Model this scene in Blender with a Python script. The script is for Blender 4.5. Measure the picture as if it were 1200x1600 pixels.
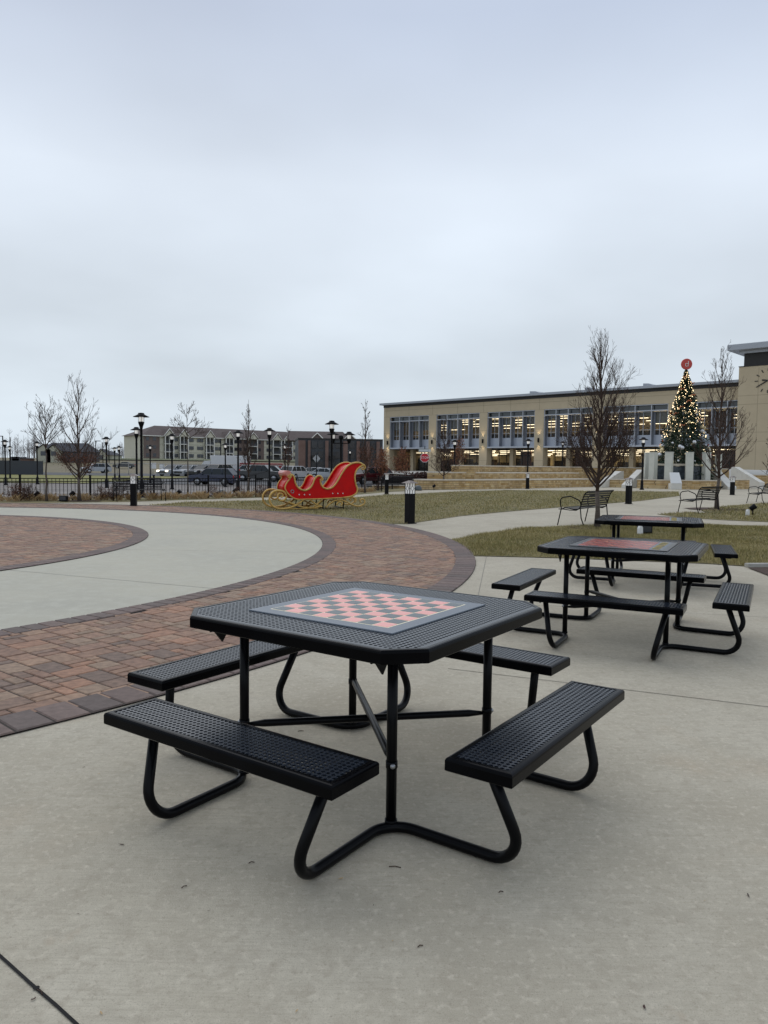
import bpy, bmesh, math, random
import numpy as np
from mathutils import Vector, Matrix
R = math.radians
PI = math.pi
random.seed(7)
rng = np.random.default_rng(7)
for o in list(bpy.data.objects): bpy.data.objects.remove(o)
scene = bpy.context.scene
COL = scene.collection

# ------------------------------------------------------------------ camera
FPX, PITCH, ROLL, CAMH = 1172.1, -0.0613, 0.0116, 1.400
cam_d = bpy.data.cameras.new('camera'); cam = bpy.data.objects.new('camera', cam_d); COL.objects.link(cam)
cam_d.sensor_fit = 'VERTICAL'; cam_d.sensor_height = 36; cam_d.sensor_width = 27
cam_d.lens = 36 * FPX / 1600
cam_d.clip_start = 0.05; cam_d.clip_end = 6000
cam.matrix_world = Matrix.Translation((0, 0, CAMH)) @ Matrix.Rotation(PI / 2 + PITCH, 4, 'X') @ Matrix.Rotation(ROLL, 4, 'Z')
scene.camera = cam
scene.render.resolution_x = 768; scene.render.resolution_y = 1024

# ------------------------------------------------------------------ sky and sun (overcast)
SUN_EL, SUN_AZ = R(52), R(-25)          # azimuth from +Y towards +X
w = bpy.data.worlds.new('World'); scene.world = w; w.use_nodes = True
nt = w.node_tree; nt.nodes.clear()
def N(t, **k):
    n = nt.nodes.new(t)
    for a, b in k.items(): setattr(n, a, b)
    return n
sky = N('ShaderNodeTexSky', sky_type='NISHITA'); sky.sun_disc = False
sky.sun_elevation = SUN_EL; sky.sun_rotation = SUN_AZ; sky.dust_density = 3
tc = N('ShaderNodeTexCoord')
sep = N('ShaderNodeSeparateXYZ'); nt.links.new(tc.outputs['Generated'], sep.inputs[0])
zz = N('ShaderNodeMath', operation='ADD'); nt.links.new(sep.outputs[2], zz.inputs[0]); zz.inputs[1].default_value = .22
dx = N('ShaderNodeMath', operation='DIVIDE'); dy = N('ShaderNodeMath', operation='DIVIDE')
nt.links.new(sep.outputs[0], dx.inputs[0]); nt.links.new(zz.outputs[0], dx.inputs[1])
nt.links.new(sep.outputs[1], dy.inputs[0]); nt.links.new(zz.outputs[0], dy.inputs[1])
cmb = N('ShaderNodeCombineXYZ'); nt.links.new(dx.outputs[0], cmb.inputs[0]); nt.links.new(dy.outputs[0], cmb.inputs[1])
nz = N('ShaderNodeTexNoise'); nz.inputs['Scale'].default_value = .75; nz.inputs['Detail'].default_value = 5; nz.inputs['Roughness'].default_value = .42
nt.links.new(cmb.outputs[0], nz.inputs['Vector'])
ramp = N('ShaderNodeValToRGB'); nt.links.new(sep.outputs[2], ramp.inputs[0])
cr = ramp.color_ramp
cr.elements[0].position = 0.0; cr.elements[0].color = (.535, .61, .675, 1)
cr.elements[1].position = 1.0; cr.elements[1].color = (.42, .475, .575, 1)
for p_, c_ in ((.08, (.565, .635, .70)), (.20, (.60, .665, .735)), (.34, (.625, .69, .775)), (.50, (.455, .52, .64))):
    e = cr.elements.new(p_); e.color = (*c_, 1)
r2 = N('ShaderNodeMapRange'); nt.links.new(nz.outputs['Fac'], r2.inputs[0])
r2.inputs[1].default_value = .3; r2.inputs[2].default_value = .7; r2.inputs[3].default_value = .80; r2.inputs[4].default_value = 1.14
vs = N('ShaderNodeVectorMath', operation='SCALE'); nt.links.new(ramp.outputs[0], vs.inputs[0]); nt.links.new(r2.outputs[0], vs.inputs[3])
vt = N('ShaderNodeVectorMath', operation='SCALE'); nt.links.new(vs.outputs[0], vt.inputs[0]); vt.inputs[3].default_value = 9.9
mx = N('ShaderNodeMix', data_type='RGBA'); mx.inputs[0].default_value = .96
nt.links.new(sky.outputs[0], mx.inputs[6]); nt.links.new(vt.outputs[0], mx.inputs[7])
bg = N('ShaderNodeBackground'); bg.inputs[1].default_value = .1; nt.links.new(mx.outputs[2], bg.inputs[0])
wo = N('ShaderNodeOutputWorld'); nt.links.new(bg.outputs[0], wo.inputs[0])

sd = bpy.data.lights.new('sun', 'SUN'); sd.energy = .7; sd.angle = R(70); sd.color = (1, .97, .92)
so = bpy.data.objects.new('sun', sd); COL.objects.link(so)
sdir = Vector((math.sin(SUN_AZ) * math.cos(SUN_EL), math.cos(SUN_AZ) * math.cos(SUN_EL), math.sin(SUN_EL)))
so.rotation_euler = sdir.to_track_quat('Z', 'Y').to_euler(); so.location = (0, 0, 50)
scene.view_settings.view_transform = 'Standard'; scene.view_settings.look = 'None'
scene.view_settings.exposure = .30; scene.view_settings.gamma = 1

# ------------------------------------------------------------------ helpers
def ray(px, py):
    x = px - 600; y = py - 800; c, s = math.cos(ROLL), math.sin(ROLL)
    X = (c * x + s * y) / FPX; U = -(-s * x + c * y) / FPX
    c, s = math.cos(PITCH), math.sin(PITCH)
    return X, c - U * s, s + U * c
def at(px, py, z=0.0):
    dx, dy, dz = ray(px, py); t = (z - CAMH) / dz
    return (dx * t, dy * t)
def atd(px, D):                           # x at forward distance D
    dx, dy, dz = ray(px, 730); return dx / dy * D
def zat(py, D, px=600):
    dx, dy, dz = ray(px, py); return CAMH + dz / dy * D

class MB:
    def __init__(s): s.v = []; s.f = []; s.m = []; s.sm = []
    def add(s, v, f, m=0, smooth=False):
        o = len(s.v); s.v += [tuple(q) for q in v]
        s.f += [tuple(i + o for i in g) for g in f]; s.m += [m] * len(f); s.sm += [smooth] * len(f)
        return s
    def box(s, c, d, rz=0, m=0, M=None):
        x, y, z = d[0] / 2, d[1] / 2, d[2] / 2
        v = [Vector((a * x, b * y, e * z)) for e in (-1, 1) for b in (-1, 1) for a in (-1, 1)]
        rot = M if M is not None else Matrix.Rotation(rz, 3, 'Z')
        v = [rot @ q + Vector(c) for q in v]
        return s.add(v, [(0, 2, 3, 1), (4, 5, 7, 6), (0, 1, 5, 4), (2, 6, 7, 3), (0, 4, 6, 2), (1, 3, 7, 5)], m)
    def box2(s, a, b, m=0):
        return s.box([(a[i] + b[i]) / 2 for i in range(3)], [abs(b[i] - a[i]) for i in range(3)], 0, m)
    def tube(s, pts, r, n=8, m=0, cap=True, smooth=True):
        P = [Vector(p) for p in pts]; k = len(P)
        rr = r if isinstance(r, (list, tuple)) else [r] * k
        T = []
        for i in range(k):
            t = P[min(i + 1, k - 1)] - P[max(i - 1, 0)]
            T.append(t.normalized() if t.length > 1e-9 else Vector((0, 0, 1)))
        a = Vector((0, 0, 1)) if abs(T[0].z) < .9 else Vector((1, 0, 0))
        u = T[0].cross(a).normalized(); vs = []
        for i in range(k):
            u = (u - T[i] * u.dot(T[i]))
            u = u.normalized() if u.length > 1e-6 else T[i].orthogonal().normalized()
            w_ = T[i].cross(u)
            for j in range(n):
                an = 2 * PI * j / n
                vs.append(P[i] + (u * math.cos(an) + w_ * math.sin(an)) * rr[i])
        f = [(i * n + j, i * n + (j + 1) % n, (i + 1) * n + (j + 1) % n, (i + 1) * n + j) for i in range(k - 1) for j in range(n)]
        s.add(vs, f, m, smooth)
        if cap:
            o = len(s.v) - k * n
            s.f += [tuple(o + j for j in reversed(range(n))), tuple(o + (k - 1) * n + j for j in range(n))]
            s.m += [m, m]; s.sm += [False, False]
        return s
    def lathe(s, prof, c=(0, 0, 0), n=16, m=0, smooth=True):
        v = []; f = []
        for (r, z) in prof:
            for j in range(n):
                a = 2 * PI * j / n; v.append((c[0] + r * math.cos(a), c[1] + r * math.sin(a), c[2] + z))
        for i in range(len(prof) - 1):
            for j in range(n):
                f.append((i * n + j, i * n + (j + 1) % n, (i + 1) * n + (j + 1) % n, (i + 1) * n + j))
        f.append(tuple(reversed(range(n)))); f.append(tuple((len(prof) - 1) * n + j for j in range(n)))
        return s.add(v, f, m, smooth)
    def prism(s, poly, y0, y1, m=0, plane='xz', smooth=False):
        n = len(poly)
        if plane == 'xz': v = [(a, y0, b) for a, b in poly] + [(a, y1, b) for a, b in poly]
        elif plane == 'yz': v = [(y0, a, b) for a, b in poly] + [(y1, a, b) for a, b in poly]
        else: v = [(a, b, y0) for a, b in poly] + [(a, b, y1) for a, b in poly]
        f = [tuple(range(n)), tuple(reversed(range(n, 2 * n)))] + [(i, (i + 1) % n, n + (i + 1) % n, n + i) for i in range(n)]
        return s.add(v, f, m, smooth)
    def sphere(s, c, r, n=10, m=0, sq=1):
        prof = [(max(1e-4, r * math.sin(PI * i / n)), -r * sq * math.cos(PI * i / n)) for i in range(n + 1)]
        return s.lathe(prof, c, n + 2, m)
    def mesh(s, name, mats, fix=True):
        me = bpy.data.meshes.new(name); me.from_pydata(s.v, [], s.f)
        for m in (mats if isinstance(mats, (list, tuple)) else [mats]): me.materials.append(m)
        me.polygons.foreach_set('material_index', s.m); me.polygons.foreach_set('use_smooth', s.sm)
        if fix:
            bm = bmesh.new(); bm.from_mesh(me); bmesh.ops.recalc_face_normals(bm, faces=bm.faces); bm.to_mesh(me); bm.free()
        me.update(); return me
    def build(s, name, mats, parent=None, loc=(0, 0, 0), rz=0, fix=True, bevel=0):
        o = bpy.data.objects.new(name, s.mesh(name, mats, fix)); COL.objects.link(o)
        o.location = loc; o.rotation_euler = (0, 0, rz)
        if parent: o.parent = parent
        if bevel:
            b = o.modifiers.new('bevel', 'BEVEL'); b.width = bevel; b.segments = 2; b.limit_method = 'ANGLE'
        return o
def tag(o, label=None, cat=None, group=None, kind=None):
    if label: o['label'] = label
    if cat: o['category'] = cat
    if group: o['group'] = group
    if kind: o['kind'] = kind
    return o
def thing(name, label, cat, loc=(0, 0, 0), rz=0, group=None):
    o = bpy.data.objects.new(name, None); COL.objects.link(o); o.empty_display_size = .2
    o.location = loc; o.rotation_euler = (0, 0, rz)
    return tag(o, label, cat, group)
def kids(o): return [c for c in bpy.data.objects if c.parent == o]
def copy_tree(o, parent=None):
    ch = kids(o); c = o.copy(); COL.objects.link(c)
    if parent: c.parent = parent
    for k in ch: copy_tree(k, c)
    return c
def place(proto, used, loc, rz, label, group=None):
    o = copy_tree(proto) if used else proto
    o.location = loc; o.rotation_euler = (0, 0, rz); o['label'] = label
    if group: o['group'] = group
    return o

def mat(name, col, rough=.6, metal=0., noise=None, bump=None, spec=.5, emit=None, coat=0, trans=0, alpha=1, coord='Object'):
    """noise: (scale, colour2, [low, high]) ; bump: (scale, strength, distance)"""
    m = bpy.data.materials.new(name); m.use_nodes = True; t = m.node_tree; b = t.nodes['Principled BSDF']
    b.inputs['Base Color'].default_value = (*col, 1); b.inputs['Roughness'].default_value = rough
    b.inputs['Metallic'].default_value = metal; b.inputs['Specular IOR Level'].default_value = spec
    b.inputs['Coat Weight'].default_value = coat; b.inputs['Coat Roughness'].default_value = .1
    b.inputs['Transmission Weight'].default_value = trans; b.inputs['Alpha'].default_value = alpha
    tcn = t.nodes.new('ShaderNodeTexCoord')
    if noise:
        lst = noise if isinstance(noise, list) else [noise]; prev = None
        for (sc, c2, lo, hi) in lst:
            n = t.nodes.new('ShaderNodeTexNoise'); n.inputs['Scale'].default_value = sc if not isinstance(sc, tuple) else 1; n.inputs['Detail'].default_value = 6
            n.inputs['Roughness'].default_value = .6
            if isinstance(sc, tuple):
                mp = t.nodes.new('ShaderNodeMapping'); mp.inputs['Scale'].default_value = sc[:3]; mp.inputs['Rotation'].default_value = (0, 0, sc[3]); t.links.new(tcn.outputs[coord], mp.inputs['Vector']); t.links.new(mp.outputs[0], n.inputs['Vector']); n.inputs['Scale'].default_value = 1
            else: t.links.new(tcn.outputs[coord], n.inputs['Vector'])
            mr = t.nodes.new('ShaderNodeMapRange'); mr.inputs[1].default_value = lo; mr.inputs[2].default_value = hi
            t.links.new(n.outputs['Fac'], mr.inputs[0])
            mi = t.nodes.new('ShaderNodeMix'); mi.data_type = 'RGBA'
            t.links.new(mr.outputs[0], mi.inputs[0]); mi.inputs[6].default_value = (*col, 1); mi.inputs[7].default_value = (*c2, 1)
            if prev: t.links.new(prev.outputs[2], mi.inputs[6])
            prev = mi
        t.links.new(prev.outputs[2], b.inputs['Base Color'])
    if bump:
        n = t.nodes.new('ShaderNodeTexNoise'); n.inputs['Scale'].default_value = bump[0]; n.inputs['Detail'].default_value = 5
        t.links.new(tcn.outputs[coord], n.inputs['Vector'])
        bp = t.nodes.new('ShaderNodeBump'); bp.inputs['Strength'].default_value = bump[1]; bp.inputs['Distance'].default_value = bump[2]
        t.links.new(n.outputs['Fac'], bp.inputs['Height']); t.links.new(bp.outputs[0], b.inputs['Normal'])
    if emit:
        b.inputs['Emission Color'].default_value = (*emit[0], 1); b.inputs['Emission Strength'].default_value = emit[1]
    return m
def attr_mat(name, rough=.8, noise=(30, .75, 1.15), bump=(60, .3, .003)):
    m = mat(name, (.5, .5, .5), rough, bump=bump); t = m.node_tree; b = t.nodes['Principled BSDF']
    a = t.nodes.new('ShaderNodeAttribute'); a.attribute_name = 'Col'
    tcn = t.nodes.new('ShaderNodeTexCoord'); n = t.nodes.new('ShaderNodeTexNoise'); n.inputs['Scale'].default_value = noise[0]; n.inputs['Detail'].default_value = 5
    t.links.new(tcn.outputs['Object'], n.inputs['Vector'])
    mr = t.nodes.new('ShaderNodeMapRange'); mr.inputs[1].default_value = .3; mr.inputs[2].default_value = .7; mr.inputs[3].default_value = noise[1]; mr.inputs[4].default_value = noise[2]
    t.links.new(n.outputs['Fac'], mr.inputs[0])
    v = t.nodes.new('ShaderNodeVectorMath'); v.operation = 'SCALE'; t.links.new(a.outputs['Color'], v.inputs[0]); t.links.new(mr.outputs[0], v.inputs[3])
    t.links.new(v.outputs[0], b.inputs['Base Color']); return m
def face_colors(me, cols):                # one colour per face -> corner attribute 'Col'
    a = me.color_attributes.new('Col', 'FLOAT_COLOR', 'CORNER')
    cnt = np.zeros(len(me.polygons), dtype=np.int32); me.polygons.foreach_get('loop_total', cnt)
    c = np.repeat(np.c_[np.array(cols), np.ones(len(cols))], cnt, axis=0)
    a.data.foreach_set('color', c.astype(np.float32).ravel())

M = {}
M['concrete'] = mat('concrete', (.535, .485, .375), .9, spec=.22, noise=[(.38, (.41, .362, .275), .38, .66), (1.9, (.575, .525, .415), .45, .75), (5.5, (.42, .375, .29), .50, .78), (.9, (.50, .41, .295), .58, .78), ((5, 120, 9, .35), (.42, .375, .29), .47, .78), (18, (.41, .36, .275), .50, .74), (33, (.62, .56, .44), .53, .76), (62, (.36, .315, .24), .55, .76), (230, (.25, .225, .18), .54, .78), (310, (.66, .60, .49), .58, .78), (1.7, (.40, .28, .18), .66, .82), (3.7, (.27, .235, .185), .69, .82)], bump=(220, .5, .003))
M['ring_concrete'] = mat('ring_concrete', (.515, .485, .385), .9, spec=.25, noise=[(.5, (.45, .43, .355), .4, .7), (6, (.54, .52, .43), .45, .75), ((6, 60, 6, .9), (.45, .43, .35), .5, .75), (90, (.36, .34, .28), .57, .75)], bump=(120, .3, .003))
M['joint'] = mat('joint', (.012, .011, .010), .95)
M['joint_pale'] = mat('joint_pale', (.20, .19, .165), .95)
M['sand'] = mat('joint_sand', (.05, .04, .032), .95)
M['paver'] = attr_mat('paver', .8, (22, .72, 1.2), (70, .5, .004))
M['paver_rim'] = attr_mat('paver_border', .8, (25, .8, 1.15), (70, .4, .003))
M['earth'] = mat('dry_field', (.20, .165, .10), .95, noise=[(.03, (.13, .12, .05), .4, .65), (.4, (.24, .20, .13), .45, .7), (6, (.12, .10, .06), .5, .75)], bump=(3, .4, .05))
M['lawn_soil'] = mat('lawn_thatch', (.24, .195, .082), .95, noise=[(.6, (.13, .125, .042), .4, .65), (4, (.25, .20, .10), .45, .7), (40, (.10, .085, .04), .5, .7), (1.3, (.12, .085, .05), .66, .8)], bump=(60, .6, .02))
M['far_lawn'] = mat('far_lawn', (.23, .21, .055), .95, noise=[(.05, (.17, .18, .05), .4, .6), (.5, (.28, .24, .08), .45, .7)], bump=(20, .4, .02))
M['bankgreen'] = mat('bank_grass', (.10, .115, .05), .95, noise=(.3, (.14, .14, .07), .4, .7))
M['mulch'] = mat('mulch', (.055, .032, .022), .95, noise=(30, (.10, .06, .04), .4, .7), bump=(40, .8, .03))
M['street'] = mat('street_paving', (.20, .175, .155), .9, noise=[(.3, (.15, .135, .12), .4, .7), (5, (.24, .21, .19), .45, .7)])
M['asphalt'] = mat('asphalt', (.075, .075, .078), .9, noise=(3, (.11, .11, .11), .4, .7))
M['kerb'] = mat('kerb_concrete', (.42, .40, .36), .85, noise=(5, (.34, .33, .29), .4, .7))
M['cushion'] = mat('cushion_red', (.60, .10, .09), .5)
M['pinkred'] = mat('dash_panel_rose', (.62, .22, .18), .3)
M['black'] = mat('black_coating', (.0012, .0014, .0022), .20, spec=.07, noise=(2.5, (.003, .0035, .005), .5, .75), bump=(90, .04, .002))
M['black_sheet'] = mat('sheen_tinted_black_sheet', (.013, .018, .027), .24, spec=.30, noise=[(2.2, (.020, .025, .034), .45, .72), (14, (.028, .031, .036), .62, .8)])  # lighter bluish base colour paints in the grazing sky sheen; noise adds random patches
M['tube'] = mat('black_tube_paint', (.0025, .0027, .0035), .28, spec=.12)
M['steel'] = mat('steel_bolt', (.35, .36, .37), .35, .9)
M['blackmetal'] = mat('black_metal', (.006, .006, .007), .42, spec=.12)
M['gold'] = mat('gold_paint', (.62, .40, .12), .38, .3, spec=.3, noise=(9, (.42, .25, .07), .5, .7))
M['red'] = mat('sleigh_red', (.62, .006, .006), .3, spec=.15, noise=(3, (.50, .006, .008), .4, .7))
M['white'] = mat('white_paint', (.72, .72, .70), .6)
M['lens'] = mat('frosted_glass', (.75, .76, .76), .35, emit=((1, .97, .9), .12))
M['bark'] = mat('bark', (.085, .065, .05), .9, noise=(20, (.14, .115, .095), .4, .7), bump=(60, .6, .01))
M['barkdark'] = mat('twig_bark', (.060, .038, .029), .9, spec=.2, noise=(15, (.095, .07, .056), .4, .7))
M['leafred'] = mat('dry_leaf_reddish', (.12, .042, .024), .8, noise=(6, (.20, .085, .04), .4, .7))
M['leafdark'] = mat('dry_leaf_dark', (.05, .022, .018), .8, noise=(6, (.09, .042, .03), .4, .7))
M['leaforange'] = mat('dry_leaf_orange', (.27, .105, .045), .8, noise=(4, (.19, .075, .035), .4, .7))
M['straw'] = mat('dry_grass', (.46, .31, .15), .9, noise=(8, (.54, .41, .24), .4, .7))

# ------------------------------------------------------------------ terrain
def sst(a, b, x):
    t = min(1, max(0, (x - a) / (b - a))); return t * t * (3 - 2 * t)
def H(x, y):
    left = 1 - sst(-3, 9, x - max(0, (y - 40)) * .02)
    h = -.43 * sst(33, 60, y) * left
    h += 3.35 * sst(128, 285, y) * (1 - .75 * sst(-10, 40, x))
    h += .68 * (1 - left) * sst(58, 76, y)
    h += .02 * max(0, min(y, 3000) - 300) * .2
    return h
def grid_mesh(name, xs, ys, mt, dz=0, kind='structure', label=None):
    v = [(x, y, H(x, y) + dz) for y in ys for x in xs]; nx = len(xs)
    f = [(j * nx + i, j * nx + i + 1, (j + 1) * nx + i + 1, (j + 1) * nx + i) for j in range(len(ys) - 1) for i in range(nx - 1)]
    b = MB(); b.add(v, f, 0, True); o = b.build(name, mt, fix=False); tag(o, kind=kind); return o
xs = sorted(set([-4000, -2000, -1000, -600, -400, -300, -200, -150, -120] + list(range(-100, 101, 5)) + [-2, 2, 4, 6, 8, 12, 120, 150, 200, 300, 400, 600, 1000, 2000, 4000]))
ys = sorted(set([-200, -60, -30] + list(range(-10, 320, 5)) + [340, 400, 500, 700, 1000, 2000, 4500]))
grid_mesh('ground', xs, ys, M['earth'], -.05)

def flat(name, pts, z, mt, kind='structure', drape=False):
    b = MB(); b.add([(x, y, (H(x, y) if drape else 0) + z) for x, y in pts], [tuple(range(len(pts)))])
    me = b.mesh(name, mt, False)
    bm = bmesh.new(); bm.from_mesh(me)
    bmesh.ops.triangulate(bm, faces=bm.faces)
    for f in bm.faces:
        if f.normal.z < 0: f.normal_flip()
    bm.to_mesh(me); bm.free()
    o = bpy.data.objects.new(name, me); COL.objects.link(o); return tag(o, kind=kind)
def strip(name, line, o0, o1, mt, dz=.01, step=3):
    """sheet draped on the terrain between two offsets of a polyline (offset to the far side)"""
    P = []
    for (a, b) in zip(line[:-1], line[1:]):
        n = max(1, int(math.dist(a, b) / step))
        P += [(a[0] + (b[0] - a[0]) * i / n, a[1] + (b[1] - a[1]) * i / n) for i in range(n)]
    P.append(line[-1]); k = max(1, int((o1 - o0) / 3)); v = []
    for i, p in enumerate(P):
        a = P[max(0, i - 1)]; b = P[min(len(P) - 1, i + 1)]; d = Vector((b[0] - a[0], b[1] - a[1])).normalized(); nrm = (-d.y, d.x)
        for j in range(k + 1):
            o = o0 + (o1 - o0) * j / k; x = p[0] + nrm[0] * o; y = p[1] + nrm[1] * o; v.append((x, y, H(x, y) + dz))
    f = [(i * (k + 1) + j, (i + 1) * (k + 1) + j, (i + 1) * (k + 1) + j + 1, i * (k + 1) + j + 1) for i in range(len(P) - 1) for j in range(k)]
    b = MB(); b.add(v, f); o = b.build(name, mt, fix=False); return tag(o, kind='structure')

PATH_FAR = [at(0, 787), at(200, 784.3), at(300, 781), at(408, 777.6), at(560, 773), at(600, 769.5), at(660, 766), at(720, 763.6)]
plaza = [(-45, -15), (45, -15), (60, 60), (40, 66), (16.5, 58.5), (8.3, 50.9)] + list(reversed(PATH_FAR[:-1])) + [(-30, 21.5), (-45, 12)]
flat('concrete_plaza', plaza, 0, M['concrete'])
# control joints
jb = MB(); joint_lines = [((-1.5, 2.38), (-.55, 1.63), .0095, 0), (at(700, 1045), at(1260, 1112), .006, 0), (at(745, 941), at(1260, 968), .005, 0), (at(760, 870), at(745, 941), .005, 1),
    (at(720, 935), at(1000, 948), .004, 1), ((9, 2.2), (9, 30), .006, 1)]
for a, b_, wd, mi in joint_lines:
    d = (Vector(b_) - Vector(a)).normalized(); n = Vector((-d.y, d.x)) * wd / 2; L_ = (Vector(b_) - Vector(a)).length; k = max(2, int(L_ / .12))
    if k > 60: k = 60
    lft = []; rgt = []
    for i in range(k + 1):
        p = Vector(a).lerp(Vector(b_), i / k); jit = 1 + (random.random() - .4) * .7 if wd > .009 else 1
        lft.append(p + n * jit); rgt.append(p - n * (2 - jit))
    jb.add([(q.x, q.y, .003) for q in lft] + [(q.x, q.y, .003) for q in rgt], [(i, i + 1, k + 2 + i, k + 1 + i) for i in range(k)], mi)
for (f, r_) in ((.36, .017), (.40, .012), (.62, .009), (.80, .008)):
    p = Vector((-1.5, 2.38)).lerp(Vector((-.55, 1.63)), f); k = 9; jb.add([(p.x + r_ * random.uniform(.5, 1.2) * math.cos(2 * PI * i / k), p.y + r_ * random.uniform(.5, 1.2) * math.sin(2 * PI * i / k), .0042) for i in range(k)], [tuple(range(k))], 0)
tag(jb.build('plaza_joints', [M['joint'], M['joint_pale']], fix=False), kind='structure')

# ---- circular plaza: brick disc, pale concrete ring, brick ring with dark borders
CC = (-11.4, 12.4); R_DISC, R_CONC, R_OUT = 7.15, 10.35, 12.84
def annulus(name, r0, r1, z, mt, n=180):
    b = MB(); v = []
    for i in range(n):
        a = 2 * PI * i / n
        for r in (r0, r1): v.append((CC[0] + r * math.cos(a), CC[1] + r * math.sin(a), z))
    f = [(2 * i, 2 * i + 1, (2 * i + 3) % (2 * n), (2 * i + 2) % (2 * n)) for i in range(n)]
    b.add(v, f); return tag(b.build(name, mt, fix=False), kind='structure')
annulus('paver_bed', R_CONC, R_OUT, .004, M['sand'])
annulus('paver_bed', .01, R_DISC, .009, M['sand'], 120)
annulus('ring_path', R_DISC - .1, R_CONC, .006, M['ring_concrete'])
jb = MB()
for (p, q) in ((at(33, 897), at(345, 916)), (at(207, 861), at(497, 862))):
    a = math.atan2(p[1] - CC[1], p[0] - CC[0]); 
    a2 = math.atan2(q[1] - CC[1], q[0] - CC[0]); a = (a + a2) / 2
    c, s = math.cos(a), math.sin(a); n = (-s * .004, c * .004)
    P = [(CC[0] + r * c, CC[1] + r * s) for r in (R_DISC + .02, R_CONC - .01)]
    jb.add([(P[0][0] + n[0], P[0][1] + n[1], .009), (P[1][0] + n[0], P[1][1] + n[1], .009), (P[1][0] - n[0], P[1][1] - n[1], .009), (P[0][0] - n[0], P[0][1] - n[1], .009)], [(0, 1, 2, 3)])
tag(jb.build('ring_path_joints', M['joint_pale'], fix=False), kind='structure')
PAL = [((0.296, 0.175, 0.115), 4), ((0.267, 0.157, 0.106), 4), ((0.331, 0.207, 0.134), 3), ((0.232, 0.148, 0.104), 2.5), ((0.290, 0.196, 0.132), 3), ((0.191, 0.129, 0.096), 1.2), ((0.342, 0.185, 0.115), 1.2)]
def pick():
    s = random.random() * sum(w_ for _, w_ in PAL)
    for c, w_ in PAL:
        s -= w_
        if s <= 0: break
    k = .9 + random.random() * .2
    return tuple(q * k for q in c)
def pavers(name, r0, r1, z, rot=R(52), U=.088):
    occ = set(); b = MB(); cols = []; n = int(r1 / U) + 2; g = .0045; ca, sa = math.cos(rot), math.sin(rot)
    shapes = [(3, 2), (2, 2), (2, 2), (2, 1), (2, 3), (1, 2), (2, 1), (1, 1)]
    for j in range(-n, n):
        for i in range(-n, n):
            if (i, j) in occ: continue
            r = math.hypot(i * U, j * U)
            if r > r1 + .05 or r < r0 - .3: continue
            wx, wy = CC[0] + (i * ca - j * sa) * U, CC[1] + (i * sa + j * ca) * U
            if wx < -.62 * wy - 2.5 or wy < -1: continue
            random.shuffle(shapes)
            for (w_, h_) in shapes:
                cells = [(i + p, j + q) for p in range(w_) for q in range(h_)]
                if all(c not in occ for c in cells): break
            else: w_, h_ = 1, 1; cells = [(i, j)]
            x0, y0, x1, y1 = i * U, j * U, (i + w_) * U, (j + h_) * U
            rs = [math.hypot(x, y) for x in (x0, x1) for y in (y0, y1)]
            occ.update(cells)
            if max(rs) > r1 or min(rs) < r0: continue
            dz = random.uniform(-.0022, .0022)
            tz = z + .006 + dz; e = .006
            bot = [(x0 + g, y0 + g, z), (x1 - g, y0 + g, z), (x1 - g, y1 - g, z), (x0 + g, y1 - g, z)]
            top = [(x0 + g + e, y0 + g + e, tz), (x1 - g - e, y0 + g + e, tz), (x1 - g - e, y1 - g - e, tz), (x0 + g + e, y1 - g - e, tz)]
            v = [(CC[0] + x * ca - y * sa, CC[1] + x * sa + y * ca, q) for x, y, q in bot + top]
            b.add(v, [(4, 5, 6, 7), (0, 1, 5, 4), (1, 2, 6, 5), (2, 3, 7, 6), (3, 0, 4, 7)]); cols += [pick()] * 5
    o = b.build(name, M['paver'], fix=False); face_colors(o.data, cols); return tag(o, kind='structure')
pavers('brick_ring', R_CONC + .02, R_OUT - .03, .005)
pavers('brick_disc', .1, R_DISC - .03, .010)
def border(name, r0, r1, z, w_):
    b = MB(); cols = []; n = int(2 * PI * r1 / w_); g = .006
    for i in range(n):
        a0 = 2 * PI * i / n + g / r1; a1 = 2 * PI * (i + 1) / n - g / r1
        m_ = (a0 + a1) / 2; wx, wy = CC[0] + r1 * math.cos(m_), CC[1] + r1 * math.sin(m_)
        if wx < -.62 * wy - 2.5 or wy < -1: continue
        P = lambda r, a, q: (CC[0] + r * math.cos(a), CC[1] + r * math.sin(a), q)
        bot = [P(r0, a0, z - .008), P(r1, a0, z - .008), P(r1, a1, z - .008), P(r0, a1, z - .008)]; e = .007; ea = e / r1
        top = [P(r0 + e, a0 + ea, z), P(r1 - e, a0 + ea, z), P(r1 - e, a1 - ea, z), P(r0 + e, a1 - ea, z)]
        b.add(bot + top, [(4, 5, 6, 7), (0, 1, 5, 4), (1, 2, 6, 5), (2, 3, 7, 6), (3, 0, 4, 7)])
        k = random.uniform(.86, 1.12); c = random.choice([(.155, .11, .095), (.17, .12, .10), (.14, .105, .09)])
        cols += [tuple(q * k for q in c)] * 5
    o = b.build(name, M['paver_rim'], fix=False); face_colors(o.data, cols); return tag(o, kind='structure')
annulus('border_bed', R_OUT - .31, R_OUT, .0095, M['sand']); border('brick_border', R_OUT - .30, R_OUT - .002, .0165, .205)
annulus('border_bed', R_CONC, R_CONC + .25, .0095, M['sand']); border('brick_border', R_CONC + .004, R_CONC + .24, .0165, .16)
annulus('border_bed', R_DISC - .30, R_DISC, .0145, M['sand']); border('brick_border', R_DISC - .29, R_DISC - .004, .021, .16)

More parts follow.
